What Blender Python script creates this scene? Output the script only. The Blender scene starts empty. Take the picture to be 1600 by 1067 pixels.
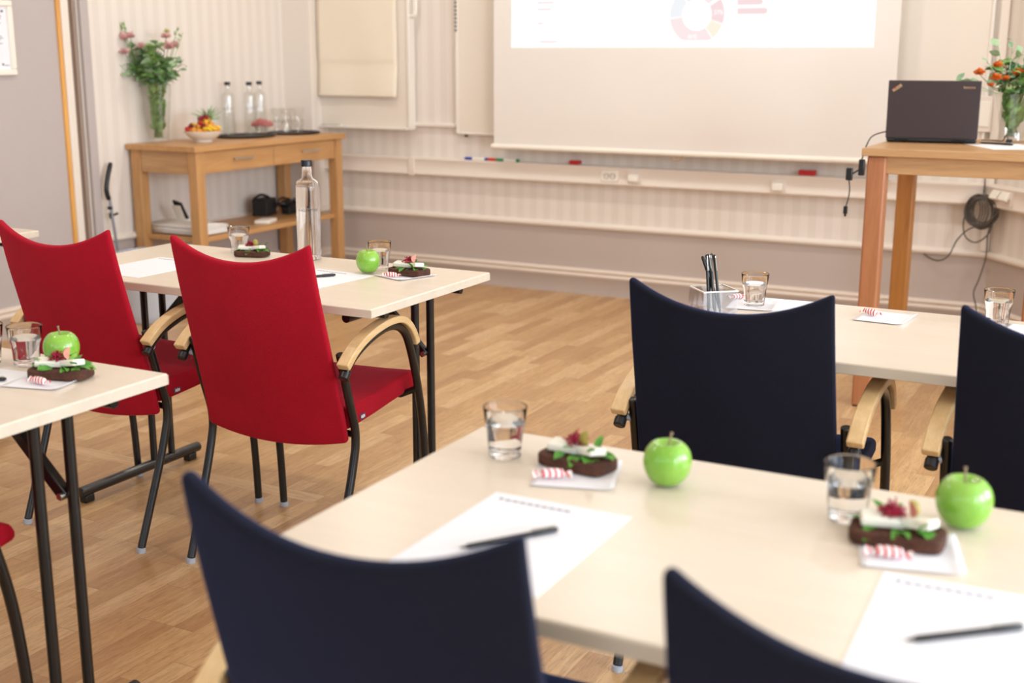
import bpy, bmesh, math, random
from mathutils import Vector, Matrix, Euler
R = random.Random(7)
PI = math.pi
COL = bpy.context.scene.collection
sin, cos = math.sin, math.cos

# ------------------------------------------------------------------ materials
def srgb(r, g, b):
    def f(c):
        c /= 255.0
        return c/12.92 if c <= .04045 else ((c+.055)/1.055)**2.4
    return (f(r), f(g), f(b), 1.0)

class NT:
    def __init__(s, name):
        s.m = bpy.data.materials.new(name); s.m.use_nodes = True
        s.t = s.m.node_tree; s.n = s.t.nodes; s.l = s.t.links
        s.b = s.n.get('Principled BSDF')
    def add(s, typ, **kw):
        n = s.n.new(typ)
        for k, v in kw.items(): setattr(n, k, v)
        return n
    def link(s, a, b): s.l.new(a, b)
    def math(s, op, a, b=None, c=None):
        n = s.add('ShaderNodeMath', operation=op)
        for i, v in enumerate((a, b, c)):
            if v is None: continue
            if isinstance(v, (int, float)): n.inputs[i].default_value = v
            else: s.link(v, n.inputs[i])
        return n.outputs[0]
    def mix(s, fac, a, b, mode='MIX'):
        n = s.add('ShaderNodeMix', data_type='RGBA', blend_type=mode)
        for i, v in ((0, fac), (6, a), (7, b)):
            if isinstance(v, (int, float, tuple)): n.inputs[i].default_value = v
            else: s.link(v, n.inputs[i])
        return n.outputs[2]
    def coord(s): return s.add('ShaderNodeTexCoord').outputs['Object']
    def noise(s, vec, scale, detail=3, rough=.5, dist=0.0):
        n = s.add('ShaderNodeTexNoise'); n.inputs['Scale'].default_value = scale
        n.inputs['Detail'].default_value = detail; n.inputs['Roughness'].default_value = rough
        n.inputs['Distortion'].default_value = dist
        if vec is not None: s.link(vec, n.inputs['Vector'])
        return n.outputs['Fac']
    def mapping(s, vec, scale=(1,1,1), rot=(0,0,0)):
        n = s.add('ShaderNodeMapping'); n.inputs['Scale'].default_value = scale; n.inputs['Rotation'].default_value = rot
        s.link(vec, n.inputs['Vector']); return n.outputs[0]
    def ramp(s, fac, stops):
        n = s.add('ShaderNodeValToRGB'); cr = n.color_ramp
        while len(cr.elements) < len(stops): cr.elements.new(.5)
        for e, (p, c) in zip(cr.elements, stops): e.position = p; e.color = c
        s.link(fac, n.inputs[0]); return n.outputs[0]
    def bump(s, h, strength=.2, dist=.002):
        n = s.add('ShaderNodeBump'); n.inputs['Strength'].default_value = strength; n.inputs['Distance'].default_value = dist
        s.link(h, n.inputs['Height']); s.link(n.outputs[0], s.b.inputs['Normal'])
    def set(s, **kw):
        for k, v in kw.items():
            i = s.b.inputs[k.replace('_', ' ')]
            if isinstance(v, (int, float, tuple)): i.default_value = v
            else: s.link(v, i)
        return s

def plain(name, col, rough=.5, var=.04, metal=0.0, scale=8, **kw):
    n = NT(name); f = n.noise(n.coord(), scale)
    c2 = tuple(min(1, c*(1-var*2)) for c in col[:3]) + (1,)
    n.set(Base_Color=n.mix(f, col, c2), Roughness=rough, Metallic=metal, **kw)
    return n.m

def fabric(name, c1, c2, sc=420, rough=.95, sheen=.3, scol=None):
    n = NT(name); co = n.coord()
    a = n.noise(co, sc, 2, .6); b = n.noise(co, 9, 3)
    w = n.math('MULTIPLY', n.math('SINE', n.math('MULTIPLY', n.add('ShaderNodeSeparateXYZ').outputs[0], 1.0)), 0.0)
    f = n.math('ADD', n.math('MULTIPLY', a, .75), n.math('MULTIPLY', b, .3))
    n.set(Base_Color=n.mix(f, c1, c2), Roughness=rough, Sheen_Weight=sheen, Sheen_Roughness=.45, Specular_IOR_Level=.2)
    if scol: n.set(Sheen_Tint=scol)
    n.bump(a, .35, .0012)
    return n.m

def wood(name, c1, c2, axis='x', sc=1.0, rough=.45, dark=None):
    n = NT(name); co = n.coord()
    k = {'x': (1.2, 14, 14), 'y': (14, 1.2, 14), 'z': (14, 14, 1.2)}[axis]
    v = n.mapping(co, tuple(q*sc for q in k))
    f = n.noise(v, 3.0, 6, .6, .6)
    g = n.noise(n.mapping(co, tuple(q*sc*5 for q in k)), 3.0, 3, .6)
    f2 = n.math('ADD', n.math('MULTIPLY', f, .75), n.math('MULTIPLY', g, .3))
    n.set(Base_Color=n.ramp(f2, [(.3, c2), (.7, c1)]), Roughness=rough)
    n.bump(g, .08, .0006)
    return n.m

def glassmat(name, tint=(1,1,1,1), ior=1.45, rough=0.0):
    n = NT(name); n.set(Base_Color=tint, Roughness=rough, IOR=ior, Transmission_Weight=1.0)
    return n.m

def thinglass(name, tint=(.985,.987,.982,1), extra=.07):
    # thin walled vessel: passes light straight through, mirror reflection growing at grazing angles
    n = NT(name); n.n.remove(n.b)
    out = n.n.get('Material Output')
    tr = n.add('ShaderNodeBsdfTransparent'); tr.inputs[0].default_value = tint
    gl = n.add('ShaderNodeBsdfGlossy'); gl.inputs['Roughness'].default_value = .02
    lw = n.add('ShaderNodeLayerWeight'); lw.inputs[0].default_value = .25
    f = n.math('MINIMUM', n.math('ADD', n.math('MULTIPLY', n.math('POWER', lw.outputs['Facing'], 3.0), .55), extra), .8)
    mx = n.add('ShaderNodeMixShader'); n.link(f, mx.inputs[0]); n.link(tr.outputs[0], mx.inputs[1]); n.link(gl.outputs[0], mx.inputs[2])
    n.link(mx.outputs[0], out.inputs[0]); return n.m

def wallpaper(name, dx, dy, lower=True):
    n = NT(name); sp = n.add('ShaderNodeSeparateXYZ'); n.link(n.coord(), sp.inputs[0])
    s = n.math('ADD', n.math('MULTIPLY', sp.outputs[0], dx), n.math('MULTIPLY', sp.outputs[1], dy))
    fr = n.math('FRACT', n.math('DIVIDE', s, .085))
    wide = n.math('LESS_THAN', fr, .5)
    fine = n.math('LESS_THAN', n.math('FRACT', n.math('DIVIDE', s, .0085)), .5)
    c = n.mix(wide, srgb(234, 225, 216), srgb(228, 218, 208))
    c = n.mix(n.math('MULTIPLY', fine, .12), c, srgb(218, 208, 198))
    if lower:
        low = n.math('LESS_THAN', sp.outputs[2], .385)
        c = n.mix(low, c, srgb(193, 179, 171))
    n.set(Base_Color=c, Roughness=.6)
    return n.m

M = {}
def mats():
    M['paper_back'] = wallpaper('wallpaper_back', 1, 0)
    M['paper_left'] = wallpaper('wallpaper_left', 0, 1)
    M['paper_diag'] = wallpaper('wallpaper_corner', .62, -.785)
    M['grey_paint'] = plain('grey_paint', srgb(190, 180, 177), .6, .02)
    n = NT('skirting_paint'); sp = n.add('ShaderNodeSeparateXYZ'); n.link(n.coord(), sp.inputs[0])
    n.set(Base_Color=n.mix(n.math('GREATER_THAN', sp.outputs[2], .0995), srgb(196, 183, 175), srgb(232, 218, 204)), Roughness=.45)
    M['low_paint'] = n.m
    M['cream_paint'] = plain('cream_paint', srgb(238, 228, 216), .4, .015)
    M['recess_tan'] = plain('recess_tan', srgb(164, 142, 127), .5, .03)  # recessed door strip, browner and darker than the trims on either side
    M['white_paint'] = plain('white_paint', srgb(240, 236, 230), .5, .01)
    M['ceiling'] = plain('ceiling_paint', srgb(240, 236, 228), .8, .01)
    M['board_white'] = plain('whiteboard_enamel', srgb(236, 226, 213), .22, .01)
    M['board_frame'] = plain('board_frame', srgb(238, 232, 222), .35, .01)
    M['screen'] = plain('screen_fabric', srgb(236, 229, 222), .9, .01)
    M['white_plastic'] = plain('white_plastic', srgb(246, 240, 228), .35, .01)
    M['trunk'] = plain('trunking_plastic', srgb(236, 224, 212), .35, .015)
    M['pad'] = plain('pad_paper', srgb(243, 232, 212), .85, .03, scale=3)
    M['paper'] = plain('sheet_paper', srgb(240, 240, 246), .8, .005)
    M['print'] = plain('grey_print', srgb(120, 122, 140), .8, .01)
    M['black'] = plain('black_plastic', srgb(18, 18, 20), .35, .02)
    M['black_soft'] = plain('black_soft', srgb(30, 28, 28), .7, .02)
    M['tube'] = plain('black_tube', srgb(19, 18, 19), .3, .02, Coat_Weight=.15)
    M['glide'] = plain('grey_glide', srgb(176, 184, 196), .5, .02)
    M['steel'] = plain('brushed_steel', srgb(200, 198, 192), .3, .02, metal=1.0)
    M['chrome'] = plain('dull_chrome', srgb(150, 150, 158), .35, .02, metal=.6)
    M['red_fabric'] = fabric('red_fabric', srgb(196, 20, 42), srgb(130, 6, 28), sheen=.3, scol=srgb(255, 110, 130))
    M['blue_fabric'] = fabric('blue_fabric', srgb(28, 28, 40), srgb(14, 14, 20), sheen=.28, scol=srgb(110, 140, 230))
    M['birch'] = wood('birch_armrest', srgb(232, 200, 150), srgb(208, 170, 118), 'y', .8, .4)
    M['laminate'] = wood('birch_laminate', srgb(228, 215, 198), srgb(221, 206, 186), 'x', .5, .3)
    M['edge'] = wood('table_edge_band', srgb(224, 212, 194), srgb(214, 200, 180), 'x', .5, .45)
    M['oak'] = wood('oak', srgb(206, 158, 104), srgb(180, 130, 78), 'y', .7, .42)
    M['oak_z'] = wood('oak_leg', srgb(204, 156, 102), srgb(178, 128, 76), 'z', .7, .42)
    M['oak_x'] = wood('oak_across', srgb(202, 160, 112), srgb(172, 128, 84), 'x', .7, .42)
    M['oak_dz'] = wood('oak_desk_leg', srgb(184, 124, 84), srgb(160, 100, 62), 'z', .8, .42)
    M['oak_dark'] = wood('oak_desk_back_leg', srgb(184, 124, 60), srgb(158, 100, 42), 'z', .8, .42)
    M['apple'] = apple_mat(); M['stem'] = plain('apple_stem', srgb(158, 134, 104), .7, .1)
    M['glass'] = glassmat('clear_glass'); M['water'] = glassmat('water', ior=1.33)
    M['soft_glass'] = glassmat('drinking_glass', ior=1.27)
    M['thin'] = thinglass('thin_glass'); M['thinwater'] = thinglass('thin_water', (.975,.98,.97,1), .02)
    M['acrylic'] = thinglass('acrylic', (.93,.93,.94,1), .08)
    M['bread'] = bread_mat(); M['leaf'] = leafmat('salad_leaf', srgb(104, 168, 62), srgb(54, 122, 36))
    M['cheese'] = plain('brie', srgb(244, 238, 224), .5, .04, scale=60, Subsurface_Weight=.2)
    M['beet'] = plain('beetroot', srgb(176, 18, 62), .35, .2, scale=90)
    M['fig_out'] = plain('fig_skin', srgb(176, 160, 70), .5, .2, scale=40)
    M['fig_in'] = plain('fig_flesh', srgb(232, 150, 130), .4, .2, scale=200)
    M['candy'] = candy_mat()
    M['leaf_a'] = leafmat('eucalyptus', srgb(176, 198, 158), srgb(132, 164, 122))
    M['leaf_b'] = leafmat('green_leaf', srgb(146, 184, 104), srgb(98, 142, 72))
    M['stemg'] = plain('flower_stem', srgb(104, 132, 58), .6, .2, scale=30)
    M['pink'] = plain('pink_petal', srgb(250, 206, 202), .7, .12, scale=40)
    M['orange'] = plain('orange_petal', srgb(250, 134, 50), .6, .15, scale=40)
    M['yellow'] = plain('cream_petal', srgb(236, 226, 150), .6, .1, scale=40)
    M['melon'] = plain('melon_flesh', srgb(250, 172, 66), .4, .12, scale=40, Subsurface_Weight=.15)
    M['pineapple'] = plain('pineapple_flesh', srgb(250, 205, 50), .4, .12, scale=60)
    M['berry'] = plain('strawberry', srgb(206, 28, 22), .35, .2, scale=120)
    M['rasp'] = plain('raspberry', srgb(150, 14, 38), .5, .2, scale=150)
    M['ceramic'] = plain('cream_ceramic', srgb(238, 232, 222), .2, .01)
    M['tray'] = plain('tray_black', srgb(26, 22, 22), .4, .05)
    M['laptop'] = plain('laptop_lid', srgb(58, 46, 48), .5, .04, scale=60)
    M['grey_cable'] = plain('grey_cable', srgb(92, 84, 76), .5, .03)
    M['frost'] = NT('frosted_bag').set(Base_Color=srgb(206, 208, 214), Roughness=.4, Transmission_Weight=.25).m
    M['bin'] = plain('bin_plastic', srgb(196, 200, 208), .4, .04, scale=14)
    M['red_plastic'] = plain('red_plastic', srgb(190, 30, 28), .4, .03)
    M['marker_blue'] = plain('marker_blue', srgb(30, 60, 170), .4, .02)
    M['marker_red'] = plain('marker_red', srgb(220, 50, 30), .4, .02)
    M['marker_green'] = plain('marker_green', srgb(20, 140, 80), .4, .02)
    M['tan'] = plain('badge_tan', srgb(196, 160, 120), .4, .02)
    M['orange_wood'] = wood('door_edge_wood', srgb(236, 178, 96), srgb(214, 150, 70), 'z', .8, .4)
    M['tagblue'] = plain('tag_blue', srgb(70, 80, 120), .6, .02)
    M['pinkcandy'] = plain('pink_candy', srgb(232, 140, 132), .4, .35, scale=55)
    M['floor'] = floor_mat()

def apple_mat():
    n = NT('green_apple'); co = n.coord()
    f = n.noise(co, 14, 3, .6); sp = n.add('ShaderNodeTexVoronoi'); sp.inputs['Scale'].default_value = 190
    n.link(co, sp.inputs['Vector'])
    d = n.math('LESS_THAN', sp.outputs['Distance'], .14)
    c = n.ramp(f, [(.3, srgb(116, 176, 50)), (.7, srgb(150, 198, 82))])
    n.set(Base_Color=n.mix(n.math('MULTIPLY', d, .35), c, srgb(220, 236, 150)), Roughness=.22, Coat_Weight=.4, Coat_Roughness=.12, Subsurface_Weight=.08)
    return n.m
def bread_mat():
    n = NT('rye_bread'); co = n.coord()
    f = n.noise(co, 90, 4, .7); g = n.noise(co, 320, 2)
    n.set(Base_Color=n.ramp(n.math('ADD', n.math('MULTIPLY', f, .6), n.math('MULTIPLY', g, .4)), [(.3, srgb(46, 22, 14)), (.7, srgb(100, 58, 38))]), Roughness=.85)
    n.bump(f, .6, .003); return n.m
def leafmat(name, c1, c2):
    n = NT(name); f = n.noise(n.coord(), 30, 2)
    n.set(Base_Color=n.ramp(f, [(.3, c2), (.7, c1)]), Roughness=.55, Subsurface_Weight=.05); return n.m
def candy_mat():
    n = NT('striped_wrapper'); sp = n.add('ShaderNodeSeparateXYZ'); n.link(n.coord(), sp.inputs[0])
    s = n.math('ADD', n.math('MULTIPLY', sp.outputs[0], 110), n.math('MULTIPLY', sp.outputs[1], 60))
    f = n.math('LESS_THAN', n.math('FRACT', s), .4)
    n.set(Base_Color=n.mix(f, srgb(250, 245, 245), srgb(220, 50, 56)), Roughness=.25); return n.m
def floor_mat():
    n = NT('oak_strip_floor'); sp = n.add('ShaderNodeSeparateXYZ'); n.link(n.coord(), sp.inputs[0])
    X, Y = sp.outputs[0], sp.outputs[1]
    cross = n.math('MULTIPLY', n.math('GREATER_THAN', Y, 2.87), n.math('LESS_THAN', Y, 2.932))
    row = n.math('FLOOR', n.math('DIVIDE', X, .062))
    wn = n.add('ShaderNodeTexWhiteNoise', noise_dimensions='1D'); n.link(row, wn.inputs['W'])
    r1 = wn.outputs['Value']
    u = n.math('ADD', n.math('DIVIDE', Y, n.math('ADD', n.math('MULTIPLY', r1, .18), .30)), n.math('MULTIPLY', r1, 17.3))
    cell = n.math('FLOOR', u)
    cv = n.add('ShaderNodeCombineXYZ'); n.link(row, cv.inputs[0]); n.link(cell, cv.inputs[1])
    cx = n.add('ShaderNodeCombineXYZ'); n.link(n.math('FLOOR', n.math('DIVIDE', X, .55)), cx.inputs[0]); cx.inputs[1].default_value = 77.5
    mv = n.add('ShaderNodeMix', data_type='VECTOR'); n.link(cross, mv.inputs[0]); n.link(cv.outputs[0], mv.inputs[4]); n.link(cx.outputs[0], mv.inputs[5])
    w2 = n.add('ShaderNodeTexWhiteNoise', noise_dimensions='2D'); n.link(mv.outputs[1], w2.inputs['Vector'])
    pick = w2.outputs['Value']
    ga = n.mapping(n.coord(), (34, 3.4, 1)); gb = n.mapping(n.coord(), (3.4, 34, 1))
    mg = n.add('ShaderNodeMix', data_type='VECTOR'); n.link(cross, mg.inputs[0]); n.link(ga, mg.inputs[4]); n.link(gb, mg.inputs[5])
    off = n.add('ShaderNodeVectorMath', operation='ADD'); n.link(mg.outputs[1], off.inputs[0])
    sc = n.add('ShaderNodeVectorMath', operation='SCALE'); n.link(w2.outputs['Color'], sc.inputs[0]); sc.inputs['Scale'].default_value = 40
    n.link(sc.outputs[0], off.inputs[1])
    gr = n.noise(off.outputs[0], 1.6, 6, .62, 1.2); fine = n.noise(off.outputs[0], 7, 3, .7)
    c = n.ramp(pick, [(0, srgb(186, 144, 98)), (.35, srgb(198, 157, 108)), (.7, srgb(206, 166, 116)), (1, srgb(220, 184, 136))])
    dk = n.ramp(gr, [(.3, (0,0,0,1)), (.62, (1,1,1,1))])
    c = n.mix(n.math('MULTIPLY', n.math('SUBTRACT', 1.0, dk), .42), c, srgb(132, 86, 46))
    c = n.mix(n.math('MULTIPLY', n.math('LESS_THAN', fine, .42), .3), c, srgb(130, 84, 48))
    fx = n.math('FRACT', n.math('DIVIDE', X, .062)); fu = n.math('FRACT', u)
    e = n.math('MAXIMUM', n.math('LESS_THAN', fx, .025), n.math('LESS_THAN', fu, .006))
    e = n.math('MULTIPLY', e, n.math('SUBTRACT', 1.0, cross))
    c = n.mix(n.math('MULTIPLY', e, .35), c, srgb(110, 70, 40))
    n.set(Base_Color=c, Roughness=n.math('ADD', n.math('MULTIPLY', gr, .12), .26))
    n.bump(fine, .05, .0008)
    return n.m

# ------------------------------------------------------------------ mesh builder
class MB:
    def __init__(s): s.v = []; s.f = []
    def add(s, vs, fs, mat=None):
        k = len(s.v)
        s.v += [tuple(mat @ Vector(p)) if mat else tuple(p) for p in vs]
        s.f += [tuple(i+k for i in f) for f in fs]; return s
    def box(s, x0, x1, y0, y1, z0, z1, mat=None):
        v = [(x, y, z) for z in (z0, z1) for y in (y0, y1) for x in (x0, x1)]
        return s.add(v, [(0,2,3,1),(4,5,7,6),(0,1,5,4),(2,6,7,3),(0,4,6,2),(1,3,7,5)], mat)
    def tube(s, pts, r, n=10, cap=True, mat=None, closed=False):
        P = [Vector(p) for p in pts]; N = len(P); rr = r if isinstance(r, (list, tuple)) else [r]*N
        vs = []; fs = []; up = None
        for i, p in enumerate(P):
            if closed: t = (P[(i+1) % N]-P[i-1]).normalized()
            else: t = (P[min(i+1, N-1)]-P[max(i-1, 0)]).normalized()
            if up is None:
                a = Vector((0,0,1)) if abs(t.z) < .9 else Vector((1,0,0)); up = (a - t*a.dot(t)).normalized()
            else:
                up = up - t*up.dot(t); up = up.normalized() if up.length > 1e-6 else t.orthogonal().normalized()
            q = t.cross(up)
            for k in range(n):
                an = 2*PI*k/n; vs.append(p + (up*cos(an)+q*sin(an))*rr[i])
        M_ = N if closed else N-1
        for i in range(M_):
            for k in range(n):
                a = i*n+k; b = i*n+(k+1) % n; j = (i+1) % N
                fs.append((a, b, j*n+(k+1) % n, j*n+k))
        if cap and not closed:
            fs.append(tuple(range(n-1, -1, -1))); fs.append(tuple((N-1)*n+k for k in range(n)))
        return s.add(vs, fs, mat)
    def lathe(s, prof, n=32, mat=None, rfun=None, closed=False):
        vs = []; fs = []; m = len(prof)
        for (r, z) in prof:
            for k in range(n):
                a = 2*PI*k/n; q = r*(rfun(a, z) if rfun else 1)
                vs.append((q*cos(a), q*sin(a), z))
        rng = m if closed else m-1
        for i in range(rng):
            j = (i+1) % m
            for k in range(n): fs.append((i*n+k, i*n+(k+1) % n, j*n+(k+1) % n, j*n+k))
        if not closed:
            if prof[0][0] > 1e-5: fs.append(tuple(range(n-1, -1, -1)))
            if prof[-1][0] > 1e-5: fs.append(tuple((m-1)*n+k for k in range(n)))
        return s.add(vs, fs, mat)
    def grid(s, nu, nv, fn, mat=None):
        vs = [fn(i/(nu-1), j/(nv-1)) for j in range(nv) for i in range(nu)]
        fs = [(j*nu+i, j*nu+i+1, (j+1)*nu+i+1, (j+1)*nu+i) for j in range(nv-1) for i in range(nu-1)]
        return s.add(vs, fs, mat)
    def prism(s, outline, z0, z1, mat=None):
        n = len(outline)
        v = [(x, y, z0) for x, y in outline]+[(x, y, z1) for x, y in outline]
        f = [tuple(range(n-1, -1, -1)), tuple(range(n, 2*n))]+[(i, (i+1) % n, n+(i+1) % n, n+i) for i in range(n)]
        return s.add(v, f, mat)
    def ob(s, name, mat, parent=None, smooth=False, bevel=0, seg=2, solid=0, subsurf=0, weld=False, soff=-1):
        me = bpy.data.meshes.new(name); me.from_pydata(s.v, [], s.f); me.update()
        bm = bmesh.new(); bm.from_mesh(me)
        if weld or smooth: bmesh.ops.remove_doubles(bm, verts=bm.verts, dist=1e-5)
        bmesh.ops.recalc_face_normals(bm, faces=bm.faces); bm.to_mesh(me); bm.free()
        for m in (mat if isinstance(mat, (list, tuple)) else [mat]): me.materials.append(m)
        o = bpy.data.objects.new(name, me); COL.objects.link(o)
        if parent: o.parent = parent
        if solid:
            q = o.modifiers.new('solid', 'SOLIDIFY'); q.thickness = solid; q.offset = soff
        if subsurf:
            q = o.modifiers.new('sub', 'SUBSURF'); q.levels = subsurf; q.render_levels = subsurf
        if bevel:
            q = o.modifiers.new('bevel', 'BEVEL'); q.width = bevel; q.segments = seg; q.limit_method = 'ANGLE'; q.angle_limit = math.radians(40)
        if smooth or bevel:
            for p in me.polygons: p.use_smooth = True
            if not subsurf and not (smooth == 'all'):
                try: me.set_sharp_from_angle(angle=math.radians(50))
                except Exception: pass
        return o

def cr(pts, k=6):
    P = [Vector(p) for p in pts]; out = []
    for i in range(len(P)-1):
        a = P[max(i-1, 0)]; b = P[i]; c = P[i+1]; d = P[min(i+2, len(P)-1)]
        for j in range(k):
            t = j/k
            out.append(.5*((2*b)+(-a+c)*t+(2*a-5*b+4*c-d)*t*t+(-a+3*b-3*c+d)*t**3))
    out.append(P[-1]); return out

def tag(o, label=None, cat=None, group=None, kind=None):
    if label: o['label'] = label
    if cat: o['category'] = cat
    if group: o['group'] = group
    if kind: o['kind'] = kind
    return o
def empty(name, loc=(0,0,0), rz=0, **kw):
    o = bpy.data.objects.new(name, None); COL.objects.link(o); o.location = loc; o.rotation_euler = (0, 0, rz)
    o.empty_display_size = .05
    return tag(o, **kw)
def struct(name, mb, mat, **kw):
    o = mb.ob(name, mat, **kw); o['kind'] = 'structure'; return o
def copy_tree(o, parent=None):
    c = o.copy(); COL.objects.link(c); c.parent = parent
    for ch in list(o.children): copy_tree(ch, c)
    return c
def place(proto, used, loc, rz=0, label=None, group=None, scale=None):
    o = copy_tree(proto) if used else proto
    o.location = loc; o.rotation_euler = (o.rotation_euler[0], o.rotation_euler[1], rz)
    if label: o['label'] = label
    if group: o['group'] = group
    if scale: o.scale = (scale,)*3 if isinstance(scale, (int, float)) else scale
    return o
def text(name, s, size, mat, parent, loc, rot, extrude=.0003, align='CENTER', sx=1.0):
    cu = bpy.data.curves.new(name, 'FONT'); cu.body = s; cu.size = size; cu.extrude = extrude; cu.align_x = align; cu.align_y = 'CENTER'
    t = bpy.data.objects.new(name+'_tmp', cu); COL.objects.link(t)
    dg = bpy.context.evaluated_depsgraph_get(); me = bpy.data.meshes.new_from_object(t.evaluated_get(dg))
    COL.objects.unlink(t); bpy.data.objects.remove(t)
    me.materials.clear(); me.materials.append(mat)
    o = bpy.data.objects.new(name, me); COL.objects.link(o); o.parent = parent; o.location = loc; o.rotation_euler = rot; o.scale = (sx, 1, 1)
    return o

mats()
ZT = .72
XL, YB = -4.845, 6.348
CX = -.728            # where the back wall turns into the slanting corner wall
DD = Vector((.62, -.785, 0)).normalized()

# ------------------------------------------------------------------ room shell
XR, YF, ZC = 3.0, -2.4, 2.75
struct('floor', MB().box(XL-.4, XR+.2, YF-.2, YB+.2, -.08, 0), M['floor'])
struct('ceiling', MB().box(XL-.4, XR+.2, YF-.2, YB+.2, ZC, ZC+.08), M['ceiling'])
struct('wall_back', MB().box(XL-.1, CX+.02, YB, YB+.12, 0, ZC), M['paper_back'])
c0 = Vector((CX, YB, 0)); c1 = c0+DD*1.1; nrm = Vector((.785, .62, 0)).normalized()
def diagbox(mb, t0, t1, out0, out1, z0, z1):
    a = [c0+DD*t0-nrm*out0, c0+DD*t1-nrm*out0, c0+DD*t1-nrm*out1, c0+DD*t0-nrm*out1]
    return mb.prism([(p.x, p.y) for p in a], z0, z1)
struct('wall_corner', diagbox(MB(), 0, 1.1, 0, -.12, 0, ZC), M['paper_diag'])
e1 = c0+DD*1.1
struct('wall_back_right', MB().box(e1.x, XR+.1, e1.y, e1.y+.12, 0, ZC), M['paper_back'])
struct('wall_left', MB().box(XL-.12, XL, 4.57, YB, 0, ZC), M['paper_left'])
struct('wall_left_near', MB().box(XL-.12, XL+.0, YF, 4.437, 0, ZC), M['grey_paint'])
struct('wall_pilaster', MB().box(XL, -4.64, 6.185, YB, 0, ZC), M['paper_left'])
# front and right walls, out of view, with window openings
def wall_with_windows(name, axis, pos, a0, a1, wins, mat, th=.15):
    mb = MB(); z0, z1 = .85, 2.35
    def bx(p, q, za, zb):
        if axis == 'x': mb.box(pos, pos+th, p, q, za, zb)
        else: mb.box(p, q, pos-th, pos, za, zb)
    bx(a0, a1, 0, z0); bx(a0, a1, z1, ZC)
    cur = a0
    for (p, q) in wins: bx(cur, p, z0, z1); cur = q
    bx(cur, a1, z0, z1)
    struct(name, mb, mat)
    return z0, z1
WR = [(-1.2, .3), (.8, 2.3), (2.8, 4.3)]
WF = [(-3.6, -2.1), (-1.5, 0.0), (.6, 2.1)]
wall_with_windows('wall_right', 'x', XR, YF, e1.y+.1, WR, M['white_paint'])
wall_with_windows('wall_front', 'y', YF, XL-.1, XR+.15, WF, M['white_paint'])
for i, (p, q) in enumerate(WR):
    f = MB()
    for (a, b, c, d) in ((p, q, .85, .91), (p, q, 2.29, 2.35), (p, p+.06, .85, 2.35), (q-.06, q, .85, 2.35), ((p+q)/2-.03, (p+q)/2+.03, .85, 2.35)): f.box(XR+.04, XR+.1, a, b, c, d)
    struct('window_%d' % (i+1), f, M['white_paint'])
for i, (p, q) in enumerate(WF):
    f = MB()
    for (a, b, c, d) in ((p, q, .85, .91), (p, q, 2.29, 2.35), (p, p+.06, .85, 2.35), (q-.06, q, .85, 2.35), ((p+q)/2-.03, (p+q)/2+.03, .85, 2.35)): f.box(a, b, YF-.1, YF-.04, c, d)
    struct('window_%d' % (i+4), f, M['white_paint'])

# trims of the left wall: door edge, frame, recess, casing
struct('trim_1', MB().box(XL-.02, XL+.012, 4.437, 4.458, 0, 2.3), M['orange_wood'], bevel=.002)
struct('trim_2', MB().box(XL-.02, XL+.02, 4.458, 4.503, 0, 2.3), M['cream_paint'], bevel=.004)
struct('trim_3', MB().box(XL-.12, XL-.02, 4.50, 4.58, 0, 2.3).box(XL-.02, XL-.005, 4.548, 4.558, 0, 2.3), M['recess_tan'])
struct('trim_4', MB().box(XL-.02, XL+.022, 4.576, 4.628, 0, 2.3), M['grey_paint'], bevel=.003)
struct('trim_5', MB().box(XL-.02, XL+.010, 4.628, 4.640, 0, 2.3), M['cream_paint'], bevel=.003)
# chair rails
def rail_prof(): return [(0, .374), (.012, .374), (.022, .382), (.026, .392), (.022, .402), (.010, .409), (0, .409)]
def sweep_x(mb, prof, x0, x1, y):
    n = len(prof); vs = [(x0, y-d, z) for d, z in prof]+[(x1, y-d, z) for d, z in prof]
    mb.add(vs, [(i, (i+1) % n, n+(i+1) % n, n+i) for i in range(n)]+[tuple(range(n)), tuple(range(2*n-1, n-1, -1))]); return mb
def sweep_line(prof, a, b, outn):
    n = len(prof); vs = [(a.x+outn.x*d, a.y+outn.y*d, z) for d, z in prof]+[(b.x+outn.x*d, b.y+outn.y*d, z) for d, z in prof]
    return MB().add(vs, [(i, (i+1) % n, n+(i+1) % n, n+i) for i in range(n)]+[tuple(range(n)), tuple(range(2*n-1, n-1, -1))])
W3 = lambda x, y: Vector((x, y, 0))
RP = rail_prof()
struct('trim_6', sweep_line(RP, W3(-4.64, YB), W3(CX+.01, YB), W3(0, -1)), M['cream_paint'], smooth=True)
struct('trim_7', sweep_line(RP, W3(XL, 4.64), W3(XL, 6.185), W3(1, 0)), M['cream_paint'], smooth=True)
struct('trim_8', sweep_line(RP, c0, c1, -nrm), M['cream_paint'], smooth=True)
struct('trim_9', sweep_line(RP, W3(XL, 6.185), W3(-4.64, 6.185), W3(0, -1)), M['cream_paint'], smooth=True)
struct('trim_10', sweep_line(RP, W3(-4.64, 6.16), W3(-4.64, YB), W3(1, 0)), M['cream_paint'], smooth=True)
BP = [(0, 0), (.018, 0), (.018, .098), (.022, .102), (.024, .110), (.018, .117), (.013, .121), (.020, .127), (.024, .135), (.020, .142), (.006, .147), (0, .147)]
def base(name, a, b, o): struct(name, sweep_line(BP, a, b, o), M['low_paint'], smooth=True)
base('baseboard_back', W3(-4.64, YB), W3(CX+.01, YB), W3(0, -1))
base('baseboard_corner', c0, c1, -nrm)
base('baseboard_left', W3(XL, 4.64), W3(XL, 6.185), W3(1, 0))
base('baseboard_pilaster', W3(-4.64, 6.16), W3(-4.64, YB), W3(1, 0))
base('baseboard_left_near', W3(XL, YF), W3(XL, 4.437), W3(1, 0))
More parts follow.
